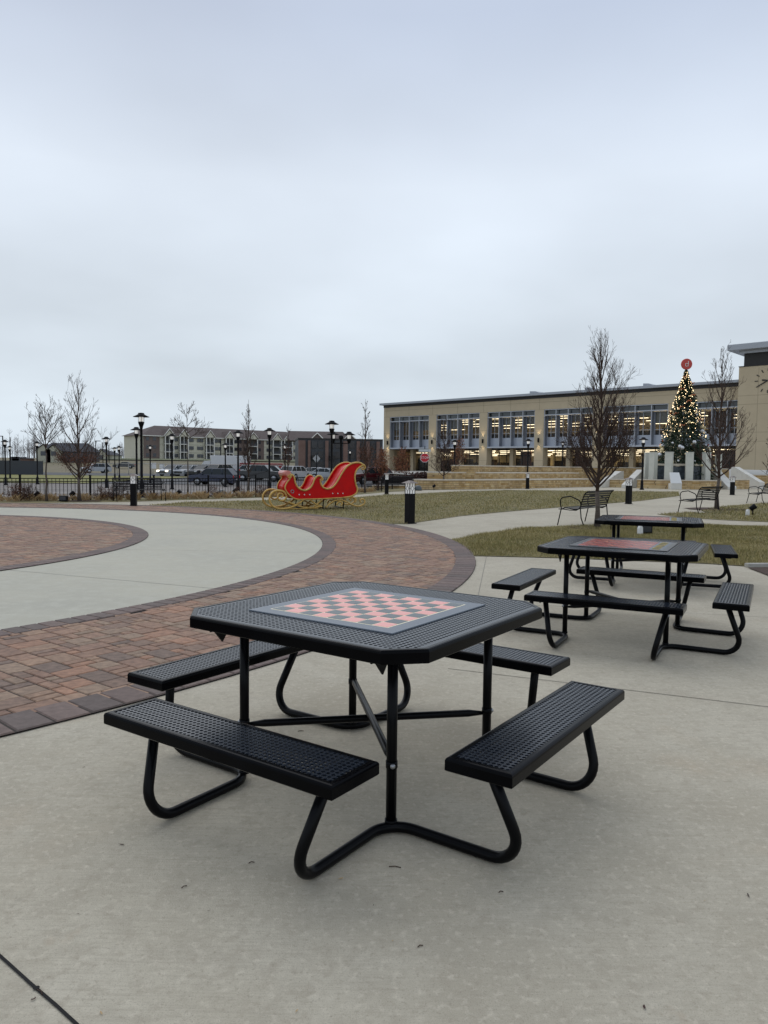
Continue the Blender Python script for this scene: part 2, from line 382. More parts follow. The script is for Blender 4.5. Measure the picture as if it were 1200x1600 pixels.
# ---- lawns
def arc(r, a0, a1, n=24): return [(CC[0] + r * math.cos(R(a0 + (a1 - a0) * i / n)), CC[1] + r * math.sin(R(a0 + (a1 - a0) * i / n))) for i in range(n + 1)]
def ang(p): return math.degrees(math.atan2(p[1] - CC[1], p[0] - CC[0]))
pa = [at(x, y) for x, y in ((636, 819), (720, 806.5), (800, 799), (900, 791), (1000, 783), (1062, 775), (1060, 768.5), (900, 767), (800, 766), (720, 768), (600, 774), (560, 777), (408, 782), (292, 785), (222, 790.5))]
lawnA = pa + arc(R_OUT + .01, ang(pa[-1]) - 1, 26, 30)
pb = [at(x, y) for x, y in ((738, 869), (800, 870.5), (880, 872.5), (1000, 877), (1100, 881), (1170, 885.5), (1230, 887), (1230, 825), (1200, 823), (1100, 820), (1000, 821), (900, 822), (825, 825), (750, 835), (716, 842))]
lawnB = pb + arc(R_OUT + .01, ang(pb[-1]) - .5, ang(pb[0]) + .3, 12)
lawnC = [at(x, y) for x, y in ((1027, 804), (1045, 802.3), (1078, 801), (1104, 802), (1096, 798), (1115, 793.5), (1150, 789.5), (1240, 784), (1240, 819), (1200, 816), (1130, 813), (1075, 809.5))]
for nm, P in (('lawn', lawnA), ('lawn', lawnB), ('lawn', lawnC)): flat(nm, P, .010, M['lawn_soil'])
def inpoly(X, Y, P):
    ins = np.zeros(len(X), bool); n = len(P)
    for i in range(n):
        x1, y1 = P[i]; x2, y2 = P[(i + 1) % n]
        c = ((y1 > Y) != (y2 > Y)) & (X < (x2 - x1) * (Y - y1) / (y2 - y1 + 1e-12) + x1); ins ^= c
    return ins
def blades(name, P, n, hgt, wid, mt, z=.01, dens=lambda d: 1):
    A = np.array(P); lo, hi = A.min(0), A.max(0)
    X = rng.uniform(lo[0], hi[0], n * 3); Y = rng.uniform(lo[1], hi[1], n * 3)
    k = inpoly(X, Y, P) & (np.abs(X) < .56 * Y + 1.5) & (rng.random(n * 3) < np.clip((13 / np.hypot(X, Y)) ** 1.2, 0, 1))
    X, Y = X[k][:n], Y[k][:n]; n = len(X)
    X = X + rng.normal(0, .035, n); Y = Y + rng.normal(0, .035, n)
    D = np.hypot(X, Y); sc = np.clip(D / 14, .9, 2.2)
    a = rng.uniform(0, 2 * PI, n); l = rng.uniform(.3, 1.1, n); hh = hgt * rng.uniform(.4, 1.3, n) * (1 + .5 * np.sin(X * 2.3 + Y) * np.sin(Y * 1.9 - X * .7)) * (1 + .2 * (sc - 1)); ww = wid * sc
    v = np.zeros((n, 3, 3)); c, s = np.cos(a), np.sin(a)
    v[:, 0] = np.c_[X - c * ww, Y - s * ww, np.full(n, z)]; v[:, 1] = np.c_[X + c * ww, Y + s * ww, np.full(n, z)]
    v[:, 2] = np.c_[X - s * l * hh, Y + c * l * hh, z + hh]
    me = bpy.data.meshes.new(name); me.vertices.add(3 * n); me.vertices.foreach_set('co', v.ravel())
    me.loops.add(3 * n); me.loops.foreach_set('vertex_index', np.arange(3 * n, dtype=np.int32))
    me.polygons.add(n); me.polygons.foreach_set('loop_start', np.arange(0, 3 * n, 3, dtype=np.int32)); me.polygons.foreach_set('loop_total', np.full(n, 3, dtype=np.int32))
    me.update(calc_edges=True); me.materials.append(mt)
    base = np.array([(.36, .29, .115), (.265, .225, .075), (.46, .375, .18), (.185, .18, .046), (.135, .125, .038)])
    pt = (np.sin(X * 1.7) * np.cos(Y * 1.3 + X * .6) + np.sin(X * .5 + 1) * np.sin(Y * .45)) * .5
    idx = np.where(rng.random(n) < .5 + .25 * pt, rng.choice([0, 2, 0], n), rng.choice([1, 3, 4], n))
    face_colors(me, base[idx] * rng.uniform(.8, 1.2, n)[:, None])
    o = bpy.data.objects.new(name, me); COL.objects.link(o); return tag(o, 'short dormant straw and olive coloured lawn grass', 'grass', kind='stuff')
M['blade'] = attr_mat('grass_blade', .85, (3, .85, 1.15), None); 
blades('grass', lawnB, 110000, .045, .0028, M['blade'])
blades('grass', lawnA, 150000, .045, .0032, M['blade'])
blades('grass', lawnC, 30000, .045, .004, M['blade'])
# mulch: bed at the right edge and rings round two trees
flat('mulch_bed', [at(x, y) for x, y in ((1168, 888), (1235, 887.5), (1260, 925), (1200, 900))], .014, M['mulch'])
kb = MB(); p = at(1166, 886.6); q = at(1240, 885.8); kb.box(((p[0] + q[0]) / 2, (p[1] + q[1]) / 2, .03), (math.dist(p, q), .10, .06), math.atan2(q[1] - p[1], q[0] - p[0]))
tag(kb.build('bed_kerb', M['kerb'], bevel=.01), kind='structure')
def disc(name, c, r, z, mt, n=22, sx=1.):
    return flat(name, [(c[0] + sx * r * math.cos(2 * PI * i / n) * random.uniform(.88, 1.1), c[1] + r * math.sin(2 * PI * i / n) * random.uniform(.88, 1.1)) for i in range(n)], z, mt)

# ---- beyond the far path: verge, street, far lawn, parking
FL = [(-45, 9), (-30, 19.8), (-20, 24.6), (-13.5, 26.9), (-9.5, 28.9), (-5.8, 32.3), (-2.6, 37.6), (0, 44), (1.2, 47.5)]
verge = [(-45, 6), (-30, 16), (-21, 22)] + PATH_FAR[:6] + [at(640, 765.8), (1.2, 48.2), (-1.2, 44.6), (-3.6, 38.3), (-6.6, 33.1), (-10.2, 29.7), (-14, 27.7), (-20.5, 25.6), (-30, 20.8), (-45, 10)]
flat('verge_lawn', verge, .002, M['lawn_soil'])
strip('street', FL, 1.6, 16, M['street'], .0, 3)
grid_mesh('street', [-96 + 4.5 * i for i in range(22)], [34 + 4 * i for i in range(9)], M['street'], -.012)
strip('street_kerb', FL, 5.5, 5.75, M['kerb'], .07)
strip('street_kerb', FL, 14, 14.3, M['kerb'], .07)
grid_mesh('far_lawn', [-90 + 4 * i for i in range(17)] , [65 + 5 * i for i in range(11)], M['far_lawn'], .05)
grid_mesh('parking_lot', [-62, -56, -50, -44, -38, -32, -26], [103 + 5 * i for i in range(6)], M['asphalt'], .07)
grid_mesh('grass_bank', [-100 + 6 * i for i in range(14)], [238 + 7 * i for i in range(7)], M['bankgreen'], .25)
grid_mesh('parking_lot', [-25.9, -20, -15, -10, -5, 0, 3, 6], [66 + 5 * i for i in range(13)], M['asphalt'], .02)

# ------------------------------------------------------------------ game tables
S_, CH, D_, L_, W_, BD, PO, ZS, ZT = 1.229, .122, .853, 1.1435, .248, .763, .394, .428, .762
PITCHH = .0213
def perforated(x0, x1, y0, y1, z, th, solid, cut=0, hole=.0075):
    """sheet with real round-cornered holes; solid(x,y) -> True where the sheet has no hole"""
    nx = max(1, round((x1 - x0) / PITCHH)); ny = max(1, round((y1 - y0) / PITCHH)); sx = (x1 - x0) / nx; sy = (y1 - y0) / ny
    b = MB()
    for j in range(ny):
        for i in range(nx):
            cx, cy = x0 + (i + .5) * sx, y0 + (j + .5) * sy; a, c = sx / 2, sy / 2
            q = [(cx - a, cy - c), (cx + a, cy - c), (cx + a, cy + c), (cx - a, cy + c)]
            if solid(cx, cy):
                b.add([(x, y, z) for x, y in q], [(0, 1, 2, 3)]); continue
            h = [(cx + hole * math.cos(PI / 8 + PI / 4 * k), cy + hole * math.sin(PI / 8 + PI / 4 * k)) for k in range(8)]
            v = [(x, y, z) for x, y in q] + [(x, y, z) for x, y in h] + [(x, y, z - th) for x, y in h]
            # corners 0..3 (bl,br,tr,tl), ring 4..11 starting at 22.5deg ccw
            f = [(1, 2, 4, 11), (2, 3, 6, 5), (3, 0, 8, 7), (0, 1, 10, 9), (2, 5, 4), (3, 7, 6), (0, 9, 8), (1, 11, 10)]
            f += [(4 + (k + 1) % 8, 4 + k, 12 + k, 12 + (k + 1) % 8) for k in range(8)]
            b.add(v, f)
    me = b.mesh('sheet', [], False); bm = bmesh.new(); bm.from_mesh(me)
    if cut:
        for sx_ in (-1, 1):
            for sy_ in (-1, 1):
                g = bm.verts[:] + bm.edges[:] + bm.faces[:]
                bmesh.ops.bisect_plane(bm, geom=g, plane_co=(sx_ * (x1 - cut), sy_ * x1, 0), plane_no=Vector((sx_, sy_, 0)).normalized(), clear_outer=True)
    vs = [v.co.copy() for v in bm.verts]; bm.verts.index_update(); fs = [tuple(v.index for v in f.verts) for f in bm.faces]
    bm.free(); return vs, fs
def rim(b, poly, zt, hgt, r=.012, th=.014):
    """rounded skirt swept round a convex polygon (outer outline), mitred"""
    prof = [(th + .012, 0)] + [(r - r * math.sin(a), -r + r * math.cos(a)) for a in (0, R(30), R(60), R(90))] + [(0, -hgt + .004), (.004, -hgt), (th, -hgt), (th, -.006)]
    prof = [(i, z) for i, z in prof]; n = len(poly); V = []
    for k in range(n):
        p0, p1, p2 = Vector(poly[k - 1]), Vector(poly[k]), Vector(poly[(k + 1) % n])
        d0 = (p1 - p0).normalized(); d1 = (p2 - p1).normalized(); n0 = Vector((-d0.y, d0.x)); n1 = Vector((-d1.y, d1.x))
        m = (n0 + n1); m = m / m.dot(n0)
        for (i, z) in prof: V.append((p1.x + m.x * i, p1.y + m.y * i, zt + z))
    k = len(prof); F = [(a * k + j, a * k + j + 1, ((a + 1) % n) * k + j + 1, ((a + 1) % n) * k + j) for a in range(n) for j in range(k - 1)]
    b.add(V, F, 0, False)
def fillet(P, rad, n=6):
    P = [Vector(p) for p in P]; out = [P[0]]
    for i in range(1, len(P) - 1):
        a, b_, c = P[i - 1], P[i], P[i + 1]; r_ = rad[i] if isinstance(rad, (list, tuple)) else rad
        d0 = (a - b_); d1 = (c - b_); th = d0.angle(d1); t = min(r_ / math.tan(th / 2), d0.length * .49, d1.length * .49)
        p, q = b_ + d0.normalized() * t, b_ + d1.normalized() * t
        r_ = t * math.tan(th / 2); bis = (d0.normalized() + d1.normalized()).normalized(); cen = b_ + bis * (r_ / math.sin(th / 2))
        u = (p - cen); v = (q - cen); tot = u.angle(v); k = max(2, int(tot / R(11)))
        ax = u.cross(v).normalized()
        for j in range(k + 1): out.append(cen + Matrix.Rotation(tot * j / k, 3, ax) @ u)
    out.append(P[-1]); return out
h_ = S_ / 2; k_ = h_ - CH
OCT = [(-k_, -h_), (k_, -h_), (h_, -k_), (h_, k_), (k_, h_), (-k_, h_), (-h_, k_), (-h_, -k_)]
def table_parts(root, board):
    b = MB(); ins = .024
    sol = lambda x, y: (abs(x) < BD / 2 - .002 and abs(y) < BD / 2 - .002) or max(abs(x), abs(y)) > h_ - .04 or abs(x) + abs(y) > 2 * h_ - CH - .05
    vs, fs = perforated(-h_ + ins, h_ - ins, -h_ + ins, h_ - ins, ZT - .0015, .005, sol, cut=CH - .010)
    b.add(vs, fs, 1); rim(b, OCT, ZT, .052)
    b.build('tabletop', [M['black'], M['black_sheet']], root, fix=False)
    # checker board plate
    board(root)
    # angle-iron supports below the top
    s = MB()
    for sy in (-1, 1):
        s.box((0, sy * PO, ZT - .030), (1.14, .05, .006)); s.box((0, sy * (PO + .024), ZT - .048), (1.14, .006, .042))
        s.box((sy * PO, 0, ZT - .037), (.05, 1.02, .006))
    for sx in (-1, 1):
        for sy in (-1, 1): s.add([(sx * .58, sy * (PO + .03), ZT - .03), (sx * .43, sy * (PO + .03), ZT - .03), (sx * .50, sy * (PO + .03), ZT - .122), (sx * .58, sy * (PO + .022), ZT - .03), (sx * .43, sy * (PO + .022), ZT - .03), (sx * .50, sy * (PO + .022), ZT - .122)], [(0, 1, 2), (3, 5, 4), (0, 2, 5, 3), (1, 0, 3, 4), (2, 1, 4, 5)])
    s.build('support_frame', M['tube'], root)
    for sx in (-1, 1):
        for sy in (-1, 1):
            p = MB(); p.tube([(sx * PO, sy * PO, .035), (sx * PO, sy * PO, ZT - .035)], .0205, 14)
            p.tube([(sx * PO, sy * PO, .252), (sx * PO, sy * PO, .278)], .0232, 14); p.tube([(sx * PO, sy * PO, .036), (sx * PO, sy * PO, .05)], .0245, 14)
            leg = p.build('leg', M['tube'], root)
            bt = MB(); bt.sphere((sx * (PO + .0155), sy * (PO + .0155), .264), .0105, 8); bt.build('bolt', M['steel'], leg)
            g = .021; o_, lt = .905, .385
            a = [(sx * (D_ - .03), sy * .435, ZS - .05), (sx * o_, sy * .375, .02 + g), (sx * .66, sy * .315, g), (sx * .44, sy * .30, g), (sx * .325, sy * .325, g + .004), (sx * .30, sy * .44, g), (sx * .315, sy * .66, g), (sx * lt * .975, sy * o_, .02 + g), (sx * .435, sy * (D_ - .03), ZS - .05)]
            a = [(sx * (D_ - .025), sy * .445, ZS - .045), (sx * (o_ + .045), sy * .365, g), (sx * PO * .93, sy * PO * .93, g + .002), (sx * .365, sy * (o_ + .045), g), (sx * .445, sy * (D_ - .025), ZS - .045)]
            pts = fillet(a, [0, .105, .12, .105, 0]); f_ = MB(); f_.tube(pts, .0205, 14); f_.build('base_tube', M['tube'], root)
    # crossed braces with flattened ends
    for sgn in (1, -1):
        c = MB(); z0 = .268 + .012 * sgn; e = PO - .012
        c.tube([(-e, -sgn * e, z0 - .002), (-e + .05, -sgn * (e - .05), z0), (e - .05, sgn * (e - .05), z0), (e, sgn * e, z0 - .002)], [.008, .0165, .0165, .008], 10)
        c.build('cross_brace', M['tube'], root)
    # benches
    for k in range(4):
        Mx = Matrix.Rotation(k * PI / 2, 4, 'Z'); b = MB(); hl, hw = L_ / 2, W_ / 2
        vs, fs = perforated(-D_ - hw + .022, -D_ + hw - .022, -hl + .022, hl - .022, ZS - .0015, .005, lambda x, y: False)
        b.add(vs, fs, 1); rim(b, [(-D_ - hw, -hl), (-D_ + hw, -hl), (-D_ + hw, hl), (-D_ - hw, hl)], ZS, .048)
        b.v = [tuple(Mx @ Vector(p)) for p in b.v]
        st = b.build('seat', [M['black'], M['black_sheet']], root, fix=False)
        for sy in (-1, 1):
            g = MB(); g.box((-D_, sy * .445, ZS - .028), (W_ - .03, .046, .006))
            g.add([(-D_ - .10, sy * .468, ZS - .03), (-D_ + .10, sy * .468, ZS - .03), (-D_ + .055, sy * .468, ZS - .066), (-D_ - .055, sy * .468, ZS - .066), (-D_ - .10, sy * .462, ZS - .03), (-D_ + .10, sy * .462, ZS - .03), (-D_ + .055, sy * .462, ZS - .066), (-D_ - .055, sy * .462, ZS - .066)],
                  [(0, 1, 2, 3), (4, 7, 6, 5), (0, 3, 7, 4), (1, 0, 4, 5), (2, 1, 5, 6), (3, 2, 6, 7)])
            g.v = [tuple(Mx @ Vector(p)) for p in g.v]
            g.build('seat_bracket', M['tube'], st)
M['board_grey'] = mat('board_slate', (.13, .155, .185), .42)
M['sq_slate'] = mat('square_slate', (.105, .13, .14), .42)
M['sq_red'] = mat('square_coral', (.92, .40, .35), .42, noise=(6, (.86, .36, .32), .4, .7))
M['line'] = mat('board_line', (.92, .84, .62), .5)
M['sq_hot'] = mat('square_bright_red', (.50, .055, .035), .22, noise=(9, (.62, .22, .10), .5, .68))
M['sq_deep'] = mat('square_deep_red', (.20, .028, .026), .22)
M['yellow'] = mat('print_yellow', (.60, .42, .05), .3)
M['ink'] = mat('print_black', (.02, .02, .02), .3)
def checks(b, x0, x1, y0, y1, n, m, z, ma, mb, g=.0025):
    for i in range(n):
        for j in range(m):
            a, c = x0 + (x1 - x0) * i / n, y0 + (y1 - y0) * j / m
            b.box2((a + g, c + g, z - .002), (a + (x1 - x0) / n - g, c + (y1 - y0) / m - g, z + .0006), ma if (i + j) % 2 == 0 else mb)
def board_a(root):
    b = MB(); q = BD / 2; z = ZT + .004
    b.box2((-q, -q, ZT - .004), (q, q, z)); b.build('game_board', M['board_grey'], root, bevel=.002)
    s = .315; c = MB(); c.box2((-s, -s, z - .001), (s, s, z + .0006), 2); checks(c, -s + .003, s - .003, -s + .003, s - .003, 8, 8, z + .0012, 0, 1, .0042)
    c.build('checker_squares', [M['sq_red'], M['sq_slate'], M['line']], kids(root)[-1] if False else [k for k in kids(root) if k.name.startswith('game_board')][0])
def board_b(root):
    b = MB(); q = BD / 2; z = ZT + .004
    b.box2((-q, -q, ZT - .004), (q, q, z)); gb = b.build('game_board', M['ink'], root, bevel=.002)
    c = MB(); s = .335; c.box2((-s, -s, z - .001), (s, s, z + .0006), 2)
    checks(c, -s + .01, s - .01, -s + .10, s - .01, 8, 7, z + .0012, 0, 1, .001)
    c.build('checker_squares', [M['sq_hot'], M['sq_deep'], M['board_grey']], gb)
    d = MB()
    for i in range(16):
        x = -s + .03 + i * .04; d.box((x, -s + .05, z + .0018), (.012, .066, .0016), R(-32 + (i % 5) * 16), i % 3 == 1)
    d.build('printed_border', [M['yellow'], M['ink']], gb)
TGRP = 'black perforated metal game tables with four attached benches'
t1 = thing('picnic_table', 'nearest black perforated metal game table with a coral and slate checkerboard', 'picnic table', (-.057, 3.347, 0), .9611, TGRP)
table_parts(t1, board_a)
t2 = thing('picnic_table', 'game table with glossy red printed board, between the nearest table and the farthest', 'picnic table', (2.04, 6.31, 0), 1.09, TGRP)
for k in kids(t1):
    if k.name.startswith('game_board'): continue
    c = k.copy(); COL.objects.link(c); c.parent = t2
    for g in kids(k): d = g.copy(); COL.objects.link(d); d.parent = c
board_b(t2)
t3 = copy_tree(t2); t3.location = (3.31, 9.33, .02); t3.rotation_euler = (0, 0, 1.20); t3['label'] = 'farthest black metal game table, just before the lawn and the big bare tree'

# ------------------------------------------------------------------ slatted park benches
def make_bench():
    root = thing('park_bench', 'x', 'bench', (0, 0, 0), 0)
    Lb = 1.78                                    # length along x, front is -y, origin at the near back foot
    prof = [(-.50, .425), (-.44, .445), (-.37, .440), (-.30, .430), (-.23, .420), (-.16, .415), (-.095, .425), (-.055, .475), (-.035, .535), (-.018, .595), (.0, .655), (.018, .715), (.040, .770), (.075, .815), (.12, .845)]
    for nm, seg in (('seat', prof[:7]), ('backrest', prof[7:])):
        b = MB()
        for i, (y, z) in enumerate(seg):
            j = prof.index((y, z)); a = prof[max(0, j - 1)]; c = prof[min(len(prof) - 1, j + 1)]; an = math.atan2(c[1] - a[1], c[0] - a[0])
            b.box((Lb / 2, y, z), (Lb, .038, .007), M=Matrix.Rotation(an, 3, 'X'))
        b.build(nm, M['blackmetal'], root)
    for x in (.02, Lb - .02):
        b = MB(); b.tube([(x, y + .004, z - .012) for y, z in prof], .011, 6); b.build('side_rail', M['blackmetal'], root)
        lg = MB(); lg.tube(fillet([(x, -.62, 0), (x, -.53, .42), (x, -.56, .52), (x, -.55, .68), (x, -.30, .72), (x, -.06, .62), (x, -.03, .50)], .09), .0145, 8); lg.build('armrest', M['blackmetal'], root)
        lg = MB(); lg.tube([(x, -.60, .40), (x, -.47, .40), (x, -.32, .385), (x, -.15, .385), (x, -.05, .44)], .0125, 6); lg.build('seat_rail', M['blackmetal'], root); lg = MB()
        lg.tube([(x, -.05, .47), (x, -.02, .20), (x, .06, 0)], .0145, 8); lg.box((x, .06, .006), (.04, .07, .012))
        lg.build('leg', M['blackmetal'], root)
    return root
proto = make_bench(); BG = 'black slatted metal benches along the curved path'
def bench(used, back0, back1, label):
    a = math.atan2(back1[1] - back0[1], back1[0] - back0[0])
    return place(proto, used, (back0[0], back0[1], 0), a, label, BG)
# front is -y in bench space: bench facing left/away from camera needs the near back foot at its +x end
def bench_from(used, nb, ld, label):
    L1 = 1.78; fx = (nb[0] + ld[0] * L1, nb[1] + ld[1] * L1)       # far back foot
    return bench(used, fx, nb, label)
bench_from(False, (4.74, 17.95), (.60, .80), 'black slatted metal bench beside the big bare tree behind the farthest game table')
bench_from(True, (9.92, 23.75), (.70, .714), 'black slatted metal bench by the bare tree on the right grass wedge')
bench_from(True, (15.85, 31.4), (.62, .785), 'black slatted metal bench cut off by the right edge of the photo')
bench(True, (-9.95, 27.5), (-8.5, 28.35), 'black slatted metal bench behind the left bollard, in front of the fence')
bench(True, (-.15, 41.6), (1.5, 41.5), 'black slatted metal bench beside the distant bollard right of the sleigh')

# ------------------------------------------------------------------ bollards
def make_bollard():
    root = thing('bollard_light', 'x', 'bollard', (0, 0, 0)); s = .092
    b = MB(); b.box((0, 0, .365), (2 * s, 2 * s, .73)); b.box((0, 0, .008), (.25, .25, .016)); b.build('post', M['blackmetal'], root, bevel=.006)
    g = MB(); g.box((0, 0, .86), (2 * s - .02, 2 * s - .02, .255)); g.build('lantern_glass', M['lens'], root)
    f = MB()
    for sx in (-1, 1):
        for sy in (-1, 1): f.box((sx * (s - .008), sy * (s - .008), .86), (.015, .015, .26))
    for k in range(4):
        Mx = Matrix.Rotation(k * PI / 2, 3, 'Z')
        n0 = len(f.v)
        f.box((0, -s + .004, .945), (.008, .008, .08)); f.box((0, -s + .004, .775), (.008, .008, .08)); f.box((s - .03, -s + .004, .855), (.03, .008, .008)); f.box((-s + .03, -s + .004, .855), (.03, .008, .008))
        P = [(.045 * math.cos(a), -s + .004, .86 + .05 * math.sin(a)) for a in [2 * PI * i / 8 for i in range(9)]]; f.tube(P, .005, 4, cap=False)
        f.v[n0:] = [tuple(Mx @ Vector(p)) for p in f.v[n0:]]
    f.build('lantern_frame', M['blackmetal'], root)
    c = MB(); c.add([(-.155, -.155, .985), (.155, -.155, .985), (.155, .155, .985), (-.155, .155, .985), (-.03, -.03, 1.05), (.03, -.03, 1.05), (.03, .03, 1.05), (-.03, .03, 1.05)], [(3, 2, 1, 0), (4, 5, 6, 7), (0, 1, 5, 4), (1, 2, 6, 5), (2, 3, 7, 6), (3, 0, 4, 7)])
    c.build('cap', M['roofbrown'], root); return root
M['roofbrown'] = mat('weathered_bronze', (.10, .075, .068), .35, .5)
pb_ = make_bollard()
for i, (px, py, a, lab) in enumerate([(640, 818, 40, 'nearest black bollard with a lit white lantern, where the brick ring meets the lawn'), (209, 790.8, 5, 'black square bollard light standing in front of the left bench'), (604, 772.5, 5, 'black bollard light right of the sleigh, beside a bench'), (982, 787.5, 30, 'black bollard light on the lawn edge between the big bare tree and the holiday tree'), (824, 764, 10, 'smallest black bollard, in front of the low stone terraces'), (1144, 773.5, 20, 'black bollard light right of the holiday tree behind a bare tree')]):
    x, y = at(px, py); place(pb_, i > 0, (x, y, .003), R(a), lab, 'square black bollard lights')

# ------------------------------------------------------------------ lamp posts
def make_lamp(double=False, h=3.6):
    root = thing('lamp_post', 'x', 'street lamp', (0, 0, 0))
    p = MB(); hh = h - .62
    p.lathe([(.15, 0), (.15, .05), (.105, .10), (.095, .55), (.075, .62), (.058, .66), (.052, hh - .15), (.06, hh - .12), (.075, hh - .05)], n=12)
    if double:
        p.tube([(-.42, 0, hh - .28), (.42, 0, hh - .28)], .025, 6); p.sphere((0, 0, hh + .02), .13, 8)
    p.build('pole', M['blackmetal'], root)
    for x in ((-.42, .42) if double else (0,)):
        z0 = hh - .28 if double else hh - .07
        q = MB(); q.lathe([(.05, 0), (.075, .03), (.12, .16), (.135, .22), (.09, .24)], (x, 0, z0), 12); q.build('lamp_cup', M['blackmetal'], root)
        g = MB(); g.lathe([(.085, .24), (.10, .40), (.098, .44)], (x, 0, z0), 12); g.build('lamp_glass', M['lampglass'], root)
        c = MB(); c.lathe([(.33, .43), (.335, .445), (.16, .53), (.13, .56), (.12, .60), (.02, .615)], (x, 0, z0), 18)
        for k in range(4): a = k * PI / 2 + .4; c.tube([(x + .11 * math.cos(a), .11 * math.sin(a), z0 + .22), (x + .12 * math.cos(a), .12 * math.sin(a), z0 + .46)], .008, 4)
        c.build('lamp_shade', M['blackmetal'], root)
    return root
M['lampglass'] = mat('lamp_glass', (.85, .86, .86), .3, emit=((1, .98, .93), .35))
lp = make_lamp(); lp2 = make_lamp(True)
LG = 'black pagoda-topped lamp posts'; first = True
HL = 3.6
for i, (px, pt, D, zb, lab) in enumerate([
    (220.5, 642, None, 0, 'tallest looking lamp post, behind the left bench'), (213, 666, None, -.15, 'lamp post directly left of and behind the tallest looking one'),
    (166, 682, None, -.4, 'lamp post between the reddish bare tree and the tall lamp post'), (57.5, 685.5, None, -.3, 'lamp post at the end of the dark mesh screen, left of the small bare tree'),
    (179, 697, None, -.4, 'left one of the two small far lamp posts near the apartment building corner'), (186, 695, None, -.4, 'right one of the two small far lamp posts near the apartment building corner'),
    (7.5, 683, None, -.3, 'lamp post closest to the left edge of the photo'), (15, 695, None, -.4, 'short looking lamp post second from the left edge of the photo'),
    (234.5, 693, None, -.4, 'lamp post just right of the tallest looking one, before the brown brick wall'), (268.5, 679.5, None, -.4, 'lamp post in front of the first pair of white balcony gables'),
    (372, 675.5, None, -.35, 'lamp post immediately left of the narrow bare tree'), (352, 690, None, -.4, 'lamp post in front of the white box truck'),
    (421, 672, None, -.3, 'lamp post behind the front of the sleigh, before the dark pickup'), (445.5, 691, None, -.4, 'far lamp post behind the sleigh, left of the diamond sign'),
    (518.5, 657.5, None, -.1, 'prominent lamp post rising behind the sleigh body'), (547, 700, None, -.3, 'far lamp post right of the twin lamp, before the dark modern building'),
    (711, 668.5, None, .7, 'lamp post in front of the second library bay'), (826, 669, None, .7, 'lamp post in front of the library column right of the third bay'),
    (879.5, 688, None, .7, 'smaller lamp post in front of the library, left of the big bare tree'), (1006, 665, None, .7, 'lamp post in front of the library between the big bare tree and the holiday tree')]):
    hz = 1 + 0; ztop = zb + HL; dx_, dy_, dz_ = ray(px, pt); t = (ztop - CAMH) / dz_; x, y = dx_ * t, dy_ * t
    z0 = min(zb, H(x, y)) if zb < .5 else H(x, y)
    o = place(lp, not first, (x, y, z0), R(20 * i), lab, LG); first = False
    if zb < .5: o.location.z = H(x, y); 
dx_, dy_, dz_ = ray(533, 667); t = (3.4 - CAMH) / dz_
place(lp2, False, (dx_ * t, dy_ * t, -.15), .1, 'twin-headed black lamp post behind the tall end of the sleigh')

# ------------------------------------------------------------------ picket fence
M['fence'] = M['blackmetal']
fr = thing('picket_fence', 'low black metal picket fence behind the planting bed and the sleigh', 'fence', (0, 0, 0)); FH = .82
fx = [(-24, 22.6)] + FL[3:8] + [(1.0, 46.9)]
seg = []; total = 0
P = []
for a, b_ in zip(fx[:-1], fx[1:]):
    n = max(1, int(math.dist(a, b_) / .13)); P += [(a[0] + (b_[0] - a[0]) * i / n, a[1] + (b_[1] - a[1]) * i / n) for i in range(n)]
npost = 0
for i0 in range(0, len(P) - 1, 18):
    Q = P[i0:i0 + 19]; b = MB()
    ztop = FH; g = lambda p: H(*p)
    for zr in (.10, FH - .13, FH - .02):
        a, c = Q[0], Q[-1]; L1 = math.dist(a, c); an = math.atan2(c[1] - a[1], c[0] - a[0]); b.box(((a[0] + c[0]) / 2, (a[1] + c[1]) / 2, g(a) + zr), (L1, .025, .03), an)
    for p in Q[1:-1]: b.box((p[0], p[1], g(p) + FH / 2 + .02), (.016, .016, FH - .06))
    b.build('fence_panel', M['fence'], fr)
    b = MB(); p = Q[0]; b.box((p[0], p[1], g(p) + .46), (.06, .06, .92)); b.box((p[0], p[1], g(p) + .93), (.075, .075, .03)); b.build('fence_post', M['fence'], fr)

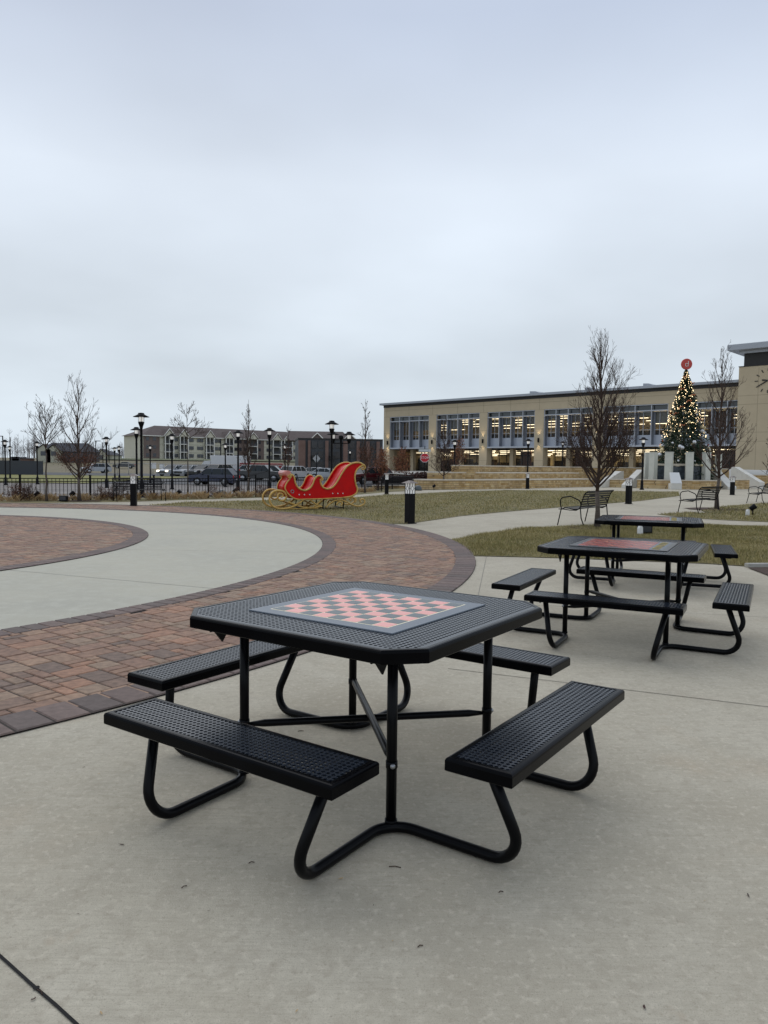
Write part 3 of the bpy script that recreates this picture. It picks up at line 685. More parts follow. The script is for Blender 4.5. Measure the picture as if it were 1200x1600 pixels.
# ------------------------------------------------------------------ bare trees
def tree_mesh(seed, height, trunk_h, spread, n_main, r0, ang0=(30, 55), up=.35, levels=3, dens=1., twig=.0035, lean=0, narrow=0):
    rnd = random.Random(seed); T = MB(); B = MB(); tips = []
    trunk = [Vector((0, 0, 0))]; nseg = 10
    for i in range(1, nseg + 1):
        t = i / nseg; trunk.append(Vector((lean * t + rnd.uniform(-.012, .012) * height * .5, rnd.uniform(-.006, .006) * height, height * t)))
    rr = [r0 * (1 - .93 * (i / nseg) ** .8) for i in range(nseg + 1)]; rr[0] = r0 * 1.35
    kk = max(2, int(nseg * trunk_h / height + .5) + 1)
    T.tube(trunk[:kk], rr[:kk], 9); B.tube(trunk[kk - 1:], [max(twig, q) for q in rr[kk - 1:]], 6)
    def point(t): i = min(nseg - 1, int(t * nseg)); return trunk[i].lerp(trunk[i + 1], t * nseg - i)
    def grow(p, d, ln, r, lev):
        n = 5 if lev > 1 else 3; P_ = [p]; d = d.normalized(); q = p
        for i in range(n):
            d = (d + Vector((rnd.uniform(-1, 1), rnd.uniform(-1, 1), rnd.uniform(-.5, 1))) * .10 + Vector((0, 0, up * .5))).normalized(); q = q + d * (ln / n); P_.append(q)
        rad = [max(twig, r * (1 - .75 * i / n)) for i in range(n + 1)]
        B.tube(P_, rad, 5 if r > .012 else 3, cap=False)
        if lev <= 0 or ln < .12: tips.append((P_[-1], d)); return
        m = max(2, int((3 + 3.2 * ln / max(.4, height * .2)) * dens * (1 if lev > 1 else .8)))
        m = min(m, 9)
        for j in range(m):
            t = rnd.uniform(.22, .97); i = min(n - 1, int(t * n)); pp = P_[i].lerp(P_[i + 1], t * n - i); dd = (P_[i + 1] - P_[i]).normalized()
            side = dd.cross(Vector((rnd.uniform(-1, 1), rnd.uniform(-1, 1), rnd.uniform(-1, 1)))).normalized(); an = R(rnd.uniform(24, 48))
            grow(pp, dd * math.cos(an) + side * math.sin(an), ln * rnd.uniform(.38, .62) * (1 - .25 * t), r * (1 - .6 * t) * .6, lev - 1)
            tips.append((pp, dd))
    for j in range(n_main):
        t = trunk_h / height + (1 - trunk_h / height) * (j / n_main) ** 1.5 * .88; az = j * 2.4 + rnd.uniform(-.4, .4); f = (t - trunk_h / height) / (1 - trunk_h / height)
        an = R(ang0[1] + (ang0[0] - ang0[1]) * f + rnd.uniform(-7, 7)); d = Vector((math.sin(an) * math.cos(az), math.sin(an) * math.sin(az), math.cos(an)))
        ln = (spread / max(.35, math.sin(R(ang0[1])))) * (1 - .62 * f) * rnd.uniform(.8, 1.15) * (.9 if not narrow else 1 - .5 * f)
        ln = min(ln, (height * 1.0 - height * t) / max(.2, math.cos(an)) + .5)
        grow(point(t), d, ln, r0 * .42 * (1 - .6 * f), levels - 1)
    return T, B, tips, rnd
def leaves(tips, rnd, n, size, zlo, zhi, rad=.05, keep=None):
    b = MB(); c = [p for p, d in tips if zlo < p.z < zhi and (keep is None or keep(p))]
    if not c: return b
    for i in range(n):
        p = rnd.choice(c) + Vector((rnd.gauss(0, rad), rnd.gauss(0, rad), rnd.gauss(0, rad))); a = Vector((rnd.uniform(-1, 1), rnd.uniform(-1, 1), rnd.uniform(-1, 1))).normalized(); u = a.orthogonal().normalized(); s = size * rnd.uniform(.6, 1.3)
        b.add([p - u * s, p + a.cross(u) * s * .45, p + u * s, p - a.cross(u) * s * .45], [(0, 1, 2, 3)])
    return b
def bare_tree(label, loc, seed, height, trunk_h, spread, n_main, r0, leaf=None, group='leafless young trees round the plaza', mtw='barkdark', **k):
    root = thing('bare_tree', label, 'tree', (loc[0], loc[1], H(*loc) - .02), random.uniform(0, 6), group)
    T, B, tips, rnd = tree_mesh(seed, height, trunk_h, spread, n_main, r0, **k)
    T.build('trunk', M['bark'], root, fix=False); B.build('branches', M[mtw], root, fix=False)
    if leaf: leaves(tips, rnd, leaf[0], leaf[1], leaf[2], leaf[3], leaf[5] if len(leaf) > 5 else .05).build('leaves', M[leaf[4]], root, fix=False)
    return root
def tloc(px, pb): return at(px, pb)
def hgt(px, pt, D): return zat(pt, D, px)
x, y = tloc(933, 825.5)
bare_tree('tallest bare tree, its crown dark with shrivelled leaves, behind the farthest table', (x, y), 11, 4.42, .95, 1.32, 38, .062, leaf=(7500, .0145, .95, 2.6, 'leafdark', .07), ang0=(7, 58), up=.30, levels=4, dens=1.0, twig=.0023)
disc('mulch_ring', (x, y), .62, .016, M['mulch'], sx=1.1)
x, y = tloc(1120, 796)
bare_tree('leafless tree on the right grass wedge, crown before the clock tower edge', (x, y), 23, 5.6, 1.1, 1.75, 28, .07, ang0=(8, 64), up=.36, levels=4, dens=.72, twig=.0036)
disc('mulch_ring', (x, y), .95, .016, M['mulch'], sx=1.2)
x, y = tloc(73, 783.2)
bare_tree('small leafless tree with a slim dark trunk, nearest to the left edge', (x, y), 31, 3.5, 1.9, 1.0, 16, .045, ang0=(14, 58), up=.2, levels=4, dens=.72, twig=.004)
x, y = tloc(124, 783)
bare_tree('bare tree with reddish low leaves, between the small tree and lamp posts', (x, y), 45, 4.4, .75, 1.5, 28, .06, leaf=(3000, .021, .6, 1.7, 'leafred', .10), ang0=(9, 60), up=.26, levels=4, dens=.66, twig=.0036)
disc('mulch_ring', (x, y), .5, .012, M['mulch'], sx=1.6)
x, y = tloc(293, 776.5)
bare_tree('thin leafless tree with a spreading umbrella-like crown before the apartment building', (x, y), 52, 3.9, 2.45, .95, 9, .04, ang0=(35, 68), up=.16, levels=3, dens=1.3, twig=.005)
x, y = tloc(388, 774.5)
bare_tree('narrow upright leafless tree left of the sleigh', (x, y), 61, 4.3, 1.0, .52, 22, .05, leaf=(260, .02, 2.2, 3.9, 'leafdark', .03), ang0=(8, 30), up=.35, levels=3, dens=.9, twig=.005)
D = 52; x = atd(450, D)
bare_tree('far slender leafless tree behind the sleigh front', (x, D), 67, 4.6, 1.5, .55, 14, .05, leaf=(300, .04, 1.5, 3, 'leafred'), ang0=(14, 45), up=.3, levels=3, twig=.008)
x, y = tloc(570, 770)
bare_tree('leafless tree with a few russet leaves between the sleigh back and the distant bollard', (x, y), 71, 4.9, .9, .75, 22, .055, leaf=(1100, .035, .8, 2.4, 'leafred', .08), ang0=(12, 45), up=.3, levels=3, dens=1.1, twig=.006)
D = 70; x = atd(612, D)
for q, dxx in enumerate((-.9, 1.0)):
    bare_tree(('left' if q == 0 else 'right') + ' one of the two small orange-leaved trees at the library corner', (x + dxx, D + q), 80 + q, 3.5, .8, 1.0, 16, .05, leaf=(1500, .075, .7, 3.2, 'leaforange', .16), ang0=(20, 62), up=.2, levels=3, twig=.01, group='orange-leaved young trees')
D = 58; x = atd(716, D)
bare_tree('orange-leaved tree behind the low stone terraces, under the second library bay', (x, D), 85, 4.0, 1.4, .85, 16, .05, leaf=(900, .06, 1.2, 3.6, 'leaforange', .14), ang0=(20, 55), up=.25, levels=3, twig=.009, group='orange-leaved young trees')
x, y = tloc(693, 764.6)
bare_tree('dark leafless tree growing at the low end of the stone terraces', (x, y), 90, 4.6, .9, 1.15, 24, .06, leaf=(900, .04, .9, 3.0, 'leafdark', .08), ang0=(14, 60), up=.25, levels=3, dens=1.1, twig=.007)
D = 30; x = atd(1210, D)
bare_tree('leafless tree whose twigs reach in from the right edge over the clock', (x, D), 97, 4.3, 1.0, .6, 12, .05, ang0=(12, 50), up=.35, levels=3, twig=.006)

# ------------------------------------------------------------------ sleigh
def spl(P, n=6, closed=False):
    P = [Vector(p) for p in P]; out = []; k = len(P)
    for i in range(k - 1):
        p0, p1, p2, p3 = P[max(0, i - 1)], P[i], P[i + 1], P[min(k - 1, i + 2)]
        for j in range(n):
            t = j / n; out.append(.5 * ((2 * p1) + (p2 - p0) * t + (2 * p0 - 5 * p1 + 4 * p2 - p3) * t * t + (3 * p1 - p0 - 3 * p2 + p3) * t ** 3))
    out.append(P[-1]); return out
def zp(zx, zy): return ((zx - 190) * .00436, (792 - zy) * .0041)      # sleigh side view, metres
def spiral(c, r0, r1, a0, turns, n=22):
    return [(c[0] + (r0 + (r1 - r0) * i / n) * math.cos(a0 + turns * 2 * PI * i / n), c[1] + (r0 + (r1 - r0) * i / n) * math.sin(a0 + turns * 2 * PI * i / n)) for i in range(n + 1)]
sa = R(20); sl = thing('sleigh', 'large red holiday sleigh with gold trim and curled gold runners on the lawn', 'sleigh', (*at(421, 797.5), .02), sa)
sl.scale = (.96, 1, 1)
SWD = 1.12                                                            # width, near side y=0, far side y=SWD
top_c = spl([zp(*p) for p in [(340, 545), (352, 528), (372, 545), (382, 590), (405, 628), (450, 648), (490, 632), (513, 600), (530, 560), (552, 538), (575, 540), (588, 556)]], 5)
mid_c = spl([zp(*p) for p in [(572, 560), (575, 590), (590, 620), (625, 636), (665, 624), (700, 585), (738, 520), (778, 465), (828, 436), (880, 433), (912, 450)]], 5)
back_c = spl([zp(*p) for p in [(912, 450), (885, 462), (855, 492), (843, 540), (850, 595), (864, 640), (852, 672), (812, 694), (750, 703)]], 5)
bot_c = spl([zp(*p) for p in [(750, 703), (600, 711), (480, 714), (405, 715), (360, 700), (325, 668), (305, 630), (318, 590), (340, 562), (340, 545)]], 5)
outline = [tuple(p) for p in top_c[:-1] + mid_c + back_c[1:] + bot_c[1:-1]]
def side_mesh(y0, th):
    b = MB(); n = len(outline); b.add([(x, y0, z) for x, z in outline] + [(x, y0 + th, z) for x, z in outline], [tuple(range(n)), tuple(range(2 * n - 1, n - 1, -1))] + [(i, (i + 1) % n, n + (i + 1) % n, n + i) for i in range(n)]); return b
for y0, nm in ((0, 'side_panel'), (SWD - .035, 'side_panel')):
    o = side_mesh(y0, .035).build(nm, M['red'], sl)
    bm = bmesh.new(); bm.from_mesh(o.data); bmesh.ops.triangulate(bm, faces=[f for f in bm.faces if len(f.verts) > 4]); bm.to_mesh(o.data); bm.free()
def ribbon(curve, y0, y1, th=.02, off=.0):
    n = len(curve); v = []
    for i, p in enumerate(curve):
        a = curve[max(0, i - 1)]; b_ = curve[min(n - 1, i + 1)]; d = Vector((b_[0] - a[0], b_[1] - a[1])).normalized(); nx, nz = d.y, -d.x
        v += [(p[0] + nx * off, y0, p[1] + nz * off), (p[0] + nx * off, y1, p[1] + nz * off), (p[0] + nx * (off + th), y0, p[1] + nz * (off + th)), (p[0] + nx * (off + th), y1, p[1] + nz * (off + th))]
    f = []
    for i in range(n - 1):
        a, c = 4 * i, 4 * i + 4; f += [(a, a + 1, c + 1, c), (a + 2, c + 2, c + 3, a + 3), (a, c, c + 2, a + 2), (a + 1, a + 3, c + 3, c + 1)]
    b = MB(); b.add(v, f, 0, True); return b
inner = (.036, SWD - .036)
rb = [tuple(p) for p in mid_c]
ribbon(rb[18:], *inner, off=.06).build('seat_back', M['red'], sl)
ribbon([tuple(p) for p in back_c][:-6], *inner, off=.02).build('rear_panel', M['red'], sl)
ribbon([tuple(p) for p in top_c][30:48], *inner, off=.06).build('front_seat_back', M['red'], sl)
ribbon([tuple(p) for p in bot_c], *inner, off=.02).build('floor_pan', M['red'], sl)
b = MB(); z = zp(0, 650)[1]; x0, x1 = zp(600, 0)[0], zp(690, 0)[0]; b.box2((x0, .036, z - .07), (x1, SWD - .036, z)); x0, x1 = zp(410, 0)[0], zp(490, 0)[0]; b.box2((x0, .036, z - .11), (x1, SWD - .036, z - .035)); b.build('seat_cushion', M['cushion'] if 'cushion' in M else M['red'], sl, bevel=.02)
b = MB(); c = zp(262, 524); b.tube([(c[0] + .30, y, c[1] + .02) for y in (.0, SWD + .0)], .085, 14); b.build('dash_roll', M['pinkred'] if 'pinkred' in M else M['red'], sl)
dc = [tuple(p) for p in bot_c][-24:]
for y0 in (-.012, SWD + .012):
    for cv in (top_c, mid_c, back_c, bot_c):
        t = MB(); t.tube([(p[0], y0, p[1]) for p in cv], .028 if cv is not bot_c else .022, 8); t.build('gold_trim', M['gold'], sl)
    for (c, r, a0, tn) in ((zp(337, 540), .075, R(80), -1.6), (zp(583, 562), .05, R(120), -1.5), (zp(905, 468), .095, R(70), -1.7)):
        t = MB(); t.tube([(x, y0 - .005 if y0 < 0 else y0 + .005, z_) for x, z_ in spiral(c, r, .012, a0, tn)], [.021 * (1 - .4 * i / 22) for i in range(23)], 8); t.build('gold_scroll', M['gold'], sl)
for y0 in (.02, SWD - .02):
    rn = MB(); c = zp(262, 705)
    loop = spiral(c, .055, .20, R(200), -1.1, 18) + []
    big = [zp(*p) for p in [(316, 690), (300, 662), (262, 652), (222, 660), (196, 690), (192, 725), (208, 760), (240, 782), (285, 789), (340, 782), (385, 765), (420, 742), (445, 722)]]
    rn.tube([(p[0], y0, p[1] + .012) for p in spl(big, 5)], .034, 8); rn.build('runner', M['gold'], sl)
    t = MB(); t.tube([(x, y0, z_) for x, z_ in spiral(zp(278, 690), .175, .018, R(5), -1.35, 30)], [.032 * (1 - .4 * i / 30) for i in range(31)], 8); t.build('runner_scroll', M['gold'], sl)
    t = MB(); t.tube([(p[0], y0, p[1]) for p in spl([zp(*p) for p in [(285, 786), (360, 787), (450, 786), (560, 784)]], 3)], .018, 6); t.build('runner_rail', M['gold'], sl)
    for pts in ([(330, 735), (370, 750), (440, 775), (520, 778), (585, 770)], [(500, 722), (530, 745), (560, 762), (590, 772)], [(620, 780), (650, 750), (690, 726), (740, 722), (790, 742), (840, 764), (885, 770), (922, 752), (925, 726), (905, 714), (888, 728), (898, 742)], [(700, 760), (722, 735), (748, 745), (735, 765)], [(800, 715), (830, 702), (855, 716), (850, 742)], [(585, 722), (560, 745), (530, 770)]):
        t = MB(); t.tube([(p[0], y0, p[1]) for p in spl([zp(*q) for q in pts], 5)], .026, 7); t.build('runner_scroll', M['gold'], sl)
b = MB()
for zx in (412, 452, 492, 670, 710, 750): x, z = zp(zx, 680 if zx < 600 else 671); b.sphere((x, -.004, z), .022, 8)
b.build('white_dots', M['white'], sl)
b = MB(); x, z = zp(360, 656); b.tube([(x + .05 * math.cos(a), -.008, z + .05 * math.sin(a)) for a in [2 * PI * i / 10 for i in range(11)]], .014, 5); b.build('lamp_ring', M['steel'], sl)
for zx in (440, 600, 760):
    b = MB(); x = zp(zx, 0)[0]; zt = zp(0, 712)[1]; b.tube([(x, .10, .03), (x + .04, .14, zt)], .02, 6); b.tube([(x, SWD - .10, .03), (x + .04, SWD - .14, zt)], .02, 6); b.tube([(x, .02, .03), (x, SWD - .02, .03)], .018, 6); b.build('strut', M['blackmetal'], sl)

# ------------------------------------------------------------------ stone terraces
def stone_mat():
    m = mat('golden_limestone', (.42, .29, .14), .9, bump=(14, .5, .02)); t = m.node_tree; b = t.nodes['Principled BSDF']
    tcn = t.nodes.new('ShaderNodeTexCoord'); br = t.nodes.new('ShaderNodeTexBrick')
    sp = t.nodes.new('ShaderNodeSeparateXYZ'); t.links.new(tcn.outputs['Object'], sp.inputs[0])
    ad = t.nodes.new('ShaderNodeMath'); ad.operation = 'ADD'; t.links.new(sp.outputs[0], ad.inputs[0]); t.links.new(sp.outputs[1], ad.inputs[1])
    cb = t.nodes.new('ShaderNodeCombineXYZ'); t.links.new(ad.outputs[0], cb.inputs[0]); t.links.new(sp.outputs[2], cb.inputs[1]); t.links.new(cb.outputs[0], br.inputs['Vector'])
    br.inputs['Color1'].default_value = (.60, .46, .27, 1); br.inputs['Color2'].default_value = (.42, .275, .12, 1); br.inputs['Mortar'].default_value = (.26, .19, .11, 1)
    br.inputs['Scale'].default_value = 1; br.inputs['Brick Width'].default_value = .52; br.inputs['Row Height'].default_value = .125; br.inputs['Mortar Size'].default_value = .012; br.offset = .37; br.squash = .6; br.squash_frequency = 3
    n = t.nodes.new('ShaderNodeTexNoise'); n.inputs['Scale'].default_value = 2.2; n.inputs['Detail'].default_value = 6; t.links.new(tcn.outputs['Object'], n.inputs['Vector'])
    mi = t.nodes.new('ShaderNodeMix'); mi.data_type = 'RGBA'; mi.blend_type = 'OVERLAY'; mi.inputs[0].default_value = .6
    t.links.new(br.outputs[0], mi.inputs[6]); t.links.new(n.outputs['Fac'], mi.inputs[7]); 
    hs = t.nodes.new('ShaderNodeHueSaturation'); hs.inputs['Saturation'].default_value = 1.08; t.links.new(mi.outputs[2], hs.inputs['Color']); t.links.new(hs.outputs[0], b.inputs['Base Color']); return m
M['stone'] = stone_mat()
M['cap'] = mat('cap_limestone', (.62, .56, .46), .85, noise=(3, (.54, .48, .38), .4, .7), bump=(40, .2, .005))
M['precast'] = mat('pale_precast', (.60, .60, .53), .8, noise=(2, (.52, .53, .46), .4, .7))
M['precastw'] = mat('white_precast', (.66, .64, .58), .8, noise=(2, (.58, .56, .50), .4, .7))
M['granite'] = mat('dark_granite', (.035, .045, .055), .12, noise=(6, (.07, .09, .11), .4, .7))
def wall(name, label, line, z0, z1, th, parent_off=0, grp=None, cap=.07):
    r = thing(name, label, 'stone wall', (line[0][0], line[0][1], 0), 0, grp); b = MB(); c = MB(); ox, oy = line[0]
    for a, e in zip(line[:-1], line[1:]):
        L1 = math.dist(a, e); an = math.atan2(e[1] - a[1], e[0] - a[0]); nx, ny = -math.sin(an), math.cos(an)
        cx, cy = (a[0] + e[0]) / 2 + nx * th / 2 - ox, (a[1] + e[1]) / 2 + ny * th / 2 - oy
        b.box((cx, cy, (z0 + z1 - cap) / 2), (L1, th, z1 - cap - z0), an); c.box((cx, cy, z1 - cap / 2), (L1 + .01, th + .08, cap), an)
    b.build('masonry', M['stone'], r); c.build('coping', M['cap'], r); return r
tg = 'stepped golden stone terraces before the library'
low = [(2.35, 45.4), (5.3, 46.9), (8.3, 49.4), (11.6, 52.6), (15.9, 57.2)]
offl = lambda L, d: [(x - d * .60 * (1 if i else 1), y + d * .80) for i, (x, y) in enumerate(L)]
wall('stone_terrace', 'lowest and longest tier of the golden stone terraces', low, 0, .62, 1.3, grp=tg)
m_ = offl(low, 1.38); m_[0] = atd(694, m_[0][1] + .6), m_[0][1] + .6
wall('stone_terrace', 'middle tier of the golden stone terraces', m_, 0, 1.06, 1.3, grp=tg)
u_ = offl(low, 2.76); u_[0] = (atd(741, u_[1][1] - .6), u_[1][1] - .6); u_[1] = (u_[1][0] + .9, u_[1][1] + .6); u_ = [u_[0]] + u_[1:] + [(24, 66)]
u_ = [u_[0], (6.8, 52.2), (9.9, 55.0), (14.2, 59.4), (21, 64.5), (31, 66)]
wall('stone_terrace', 'top tier of the golden stone terraces, at eye level', u_, 0, 1.52, 1.5, grp=tg)
flat('terrace_paving', [(4.2, 51.9), (6.9, 53.4), (13.5, 60), (21, 65.5), (60, 68), (60, 120), (0, 112), (0, 70)], .72, M['kerb'])

# planter, pillars, stairs round the holiday tree
def gz(px, D, z): return (atd(px, D), D, z)
pw = [(atd(996, 54.5), 54.5), (atd(1055, 53), 53), (atd(1110, 53), 53), (atd(1128, 53.8), 53.8)]
wall('planter_wall', 'low golden stone planter wall with pale coping under the white pillars', pw, 0, .66, .5)
wall('planter_wall', 'short piece of low stone wall between the stair cheeks left of the pillars', [(atd(953, 56.5), 56.5), (atd(977, 56), 56)], 0, .62, .5)
wall('planter_wall', 'short piece of low stone wall right of the planter, behind a black bollard', [(atd(1147, 55), 55), (atd(1172, 56), 56)], 0, .72, .5)
wall('planter_wall', 'long low stone wall leaving the picture at the right, under the pale band', [(atd(1168, 61), 61), (atd(1260, 60), 60)], 0, 1.05, .5)
def cheek(px0, px1, z0, z1, D0, D1, label, wd=.5):
    a = Vector((atd(px0, D0), D0)); b_ = Vector((atd(px1, D1), D1)); d = (b_ - a); n = Vector((-d.y, d.x)).normalized() * wd
    v = [(a.x, a.y, 0), (b_.x, b_.y, 0), (b_.x, b_.y, z1), (b_.x - d.x * .12, b_.y - d.y * .12, z1), (a.x, a.y, z0)]
    k = len(v); v += [(x + n.x, y + n.y, z) for x, y, z in v]
    b = MB(); b.add(v, [tuple(range(k)), tuple(range(2 * k - 1, k - 1, -1))] + [(i, (i + 1) % k, k + (i + 1) % k, k + i) for i in range(k)])
    tag(b.build('stair_wall', M['precastw'], bevel=.01), label, 'stair wall', 'pale sloping stair walls')
cheek(940, 975, .25, 1.2, 54.5, 60, 'leftmost pale sloping stair wall, at the end of the stone terraces')
cheek(983, 1008, .25, 1.35, 54, 58.5, 'pale sloping stair wall touching the left end of the planter wall')
cheek(1152, 1124, .2, 1.3, 53.5, 57, 'pale sloping stair wall right of the pillars', .6)
cheek(1196, 1150, .5, 1.65, 56.5, 60.5, 'longest pale sloping stair wall, near the right edge of the photo', .4)
b = MB(); a = atd(1148, 62); e = atd(1290, 60); b.add([(a, 62, 0), (e, 60, 0), (e, 60, 1.35), (a, 62, 1.45), (a, 63, 0), (e, 61, 0), (e, 61, 1.35), (a, 63, 1.45)], [(0, 1, 2, 3), (7, 6, 5, 4), (3, 2, 6, 7), (0, 4, 5, 1), (0, 3, 7, 4), (1, 5, 6, 2)])
tag(b.build('retaining_wall', M['white'], bevel=.02), 'white concrete band wall at the foot of the clock tower', 'wall')
PG = 'pale upright pillars ringing the holiday tree'
cx, cy = atd(1067, 56.6), 56.6
for i, (px, D, tp, lab) in enumerate([(1011, 56.6, 707.5, 'narrowest looking pale pillar, at the far left of the ring'), (1020.5, 55.2, 706.5, 'second pale pillar from the left of the ring'), (1045, 54.2, 706.5, 'pale pillar left of the white plaque, under the tree branches'), (1077, 54.0, 706.5, 'pale pillar right of the white plaque, speckled by bare twigs'), (1103.5, 54.6, 706.5, 'pale pillar at the right end of the ring behind the bare tree'), (1122, 56.2, 708, 'hindmost pale pillar at the far right of the ring')]):
    b = MB(); x = atd(px, D); wd = .50 if i not in (0,) else .3; an = math.atan2(D - cy, x - cx) + PI / 2
    b.box((0, 0, 1.28), (wd, .38, 2.56)); b.box((0, 0, 2.60), (wd + .03, .41, .06)); tag(b.build('pillar', M['precast'], None, (x, D, .02), an, bevel=.012), lab, 'pillar', PG)
for i, (px, D, hw, lab) in enumerate([(1031.5, 55.2, .36, 'dark polished granite panel left, between the second and third pillar'), (1061, 54.7, .62, 'dark polished granite panel behind the white plaque'), (1090.5, 54.9, .42, 'dark polished granite panel right, between the two speckled pillars')]):
    r = thing('granite_panel', lab, 'stone panel', (atd(px, D), D, 0), 0, 'dark granite panels between the pillars'); b = MB(); b.box((0, 0, 1.12), (2 * hw, .12, 1.0)); b.build('panel', M['granite'], r); b = MB(); b.box((0, 0, 1.74), (2 * hw + .02, .22, .14)); b.build('lintel', M['cap'], r)
r = thing('plaque_stand', 'blank white slanted plaque stand against the planter wall under the holiday tree', 'plaque', (atd(1058, 52.3), 52.3, 0)); b = MB()
b.prism([(-.38, 0), (.38, 0), (.38, .42), (-.38, .42)], 0, .5); b.build('base', M['precastw'], r, bevel=.01)
b = MB(); b.add([(-.38, -.02, .425), (.38, -.02, .425), (.33, .45, 1.18), (-.33, .45, 1.18), (-.38, .12, .425), (.38, .12, .425), (.33, .55, 1.16), (-.33, .55, 1.16)], [(0, 1, 2, 3), (7, 6, 5, 4), (3, 2, 6, 7), (0, 4, 5, 1), (0, 3, 7, 4), (1, 5, 6, 2)]); b.build('face', M['white'], r)

# ------------------------------------------------------------------ holiday tree
XT = thing('holiday_tree', 'tall conical evergreen with warm lights, baubles and a round red disc on top', 'christmas tree', (cx, cy, 1.45)); rt = random.Random(5)
M['needle'] = mat('evergreen_needles', (.016, .036, .018), .75, noise=(5, (.045, .075, .035), .4, .7))
M['warmlight'] = mat('warm_fairy_light', (1, .8, .4), .5, emit=((1, .74, .42), 4.2))
M['silver'] = mat('silver_bauble', (.62, .63, .64), .22, .6); M['redb'] = mat('red_bauble', (.42, .02, .02), .25, .3); M['goldb'] = mat('gold_bauble', (.72, .60, .34), .35, .3); M['copper'] = mat('copper_ribbon', (.42, .13, .05), .4, .3)
hT = zat(578, 56.6, 1070) - 1.45; rT = 2.15
b = MB(); b.lathe([(.14, -.5), (.12, 0), (.03, hT)], n=8); b.build('trunk', M['bark'], XT)
def rad(t): return rT * (1 - t) ** .92 + .06
b = MB(); core = [(max(.02, rad(i / 14) * .72), .35 + (hT - .35) * i / 14) for i in range(15)]
for k in range(15000):
    t = rt.random() ** 1.35; z = .05 + t * (hT - .05); a = rt.uniform(0, 2 * PI); droop = -.28 - .35 * (1 - t); rr_ = rad(t) * rt.uniform(.35, 1.03) * (1 + .08 * math.sin(a * 5 + t * 30) + .07 * math.sin(t * 46 + a * 2)); zz_ = z + droop * rr_ * .35
    if t < .08: zz_ -= rt.uniform(0, .55)
    ln = rt.uniform(.14, .30) * (1 - .4 * t); d = Vector((math.cos(a + rt.uniform(-.5, .5)), math.sin(a + rt.uniform(-.5, .5)), droop + rt.uniform(-.35, .4))).normalized(); p = Vector((rr_ * math.cos(a), rr_ * math.sin(a), zz_)); sd_ = d.cross(Vector((rt.uniform(-1, 1), rt.uniform(-1, 1), 1))).normalized() * .05
    b.add([p - d * ln * .5 - sd_ * .4, p + sd_, p + d * ln * .5, p - sd_], [(0, 1, 2, 3)])
b.build('foliage', M['needle'], XT, fix=False)
lt = MB(); n_l = 0
for k in range(430):
    t = .34 + .64 * rt.random() ** 1.15; a = rt.uniform(0, 2 * PI); r_ = rad(t) * rt.uniform(.93, 1.06); z = .05 + t * (hT - .05) - .12 * r_; lt.sphere((r_ * math.cos(a), r_ * math.sin(a), z), rt.choice([.013, .017, .024]), 4)
o = lt.build('string_lights', M['warmlight'], XT, fix=False); tag(o, kind='stuff')
for k in range(60):
    t = rt.uniform(.04, .30) if k > 34 else rt.uniform(.02, .62); a = rt.uniform(PI, 2 * PI) if k % 3 else rt.uniform(0, PI); r_ = rad(t) * 1.02; z = .05 + t * (hT - .05) - .14 * r_; mt = rt.choice(['silver', 'silver', 'goldb', 'redb']) if t < .3 else rt.choice(['goldb', 'goldb', 'copper', 'silver']); s = MB(); s.sphere((r_ * math.cos(a), r_ * math.sin(a), z), rt.choice([.06, .09, .15]) if t < .4 else rt.choice([.07, .11, .15]), 10); s.build('bauble', M[mt], XT)
for k in range(9):
    t = .45 + .06 * k; a = rt.uniform(1.1 * PI, 1.9 * PI); r_ = rad(t); z = t * hT - .1 * r_; s = MB(); s.tube(spl([(r_ * math.cos(a) - .18, r_ * math.sin(a), z - .12), (r_ * math.cos(a) - .05, r_ * math.sin(a) - .08, z + .05), (r_ * math.cos(a) + .1, r_ * math.sin(a), z - .03), (r_ * math.cos(a) + .2, r_ * math.sin(a), z + .08)], 4), .035, 5); s.build('ribbon', M['copper'], XT)
# topper disc with the white letter
M['disc'] = mat('topper_red', (.50, .055, .045), .5)
hD = zat(569, 56.6, 1073) - 1.45
b = MB(); b.lathe([(.01, -.081), (.38, -.08), (.41, -.04), (.41, .04), (.38, .08), (.01, .081)], n=36, smooth=False); b.v = [(x, z - .0, y + hD) for x, y, z in b.v]; dsc = b.build('topper_disc', M['disc'], XT)
b = MB(); b.tube([(0, 0, hT - .3), (0, 0, hD - .38)], .03, 6); b.build('topper_stem', M['gold'], XT)
def text_obj(name, s, size, mt, parent, loc, rot=(PI / 2, 0, 0), ext=.004, sc=(1, 1, 1)):
    cu = bpy.data.curves.new(name, 'FONT'); cu.body = s; cu.size = size; cu.align_x = 'CENTER'; cu.align_y = 'CENTER'; cu.extrude = ext
    tmp = bpy.data.objects.new(name, cu); COL.objects.link(tmp); bpy.context.view_layer.update()
    me = bpy.data.meshes.new_from_object(tmp.evaluated_get(bpy.context.evaluated_depsgraph_get())); bpy.data.objects.remove(tmp)
    me.materials.clear(); me.materials.append(mt); o = bpy.data.objects.new(name, me); COL.objects.link(o); o.location = loc; o.rotation_euler = rot; o.scale = sc
    if parent: o.parent = parent
    return o
b = MB(); yq = -.095
b.tube([(-.02 + .105 * math.cos(a), yq, hD - .06 + .115 * math.sin(a)) for a in [R(-40) - 2 * PI * .86 * i / 18 for i in range(19)]], .022, 6)
b.tube([(.10, yq, hD + .22), (.09, yq, hD - .02), (.10, yq, hD - .17)], .022, 6); b.build('topper_letter', M['white'], XT)

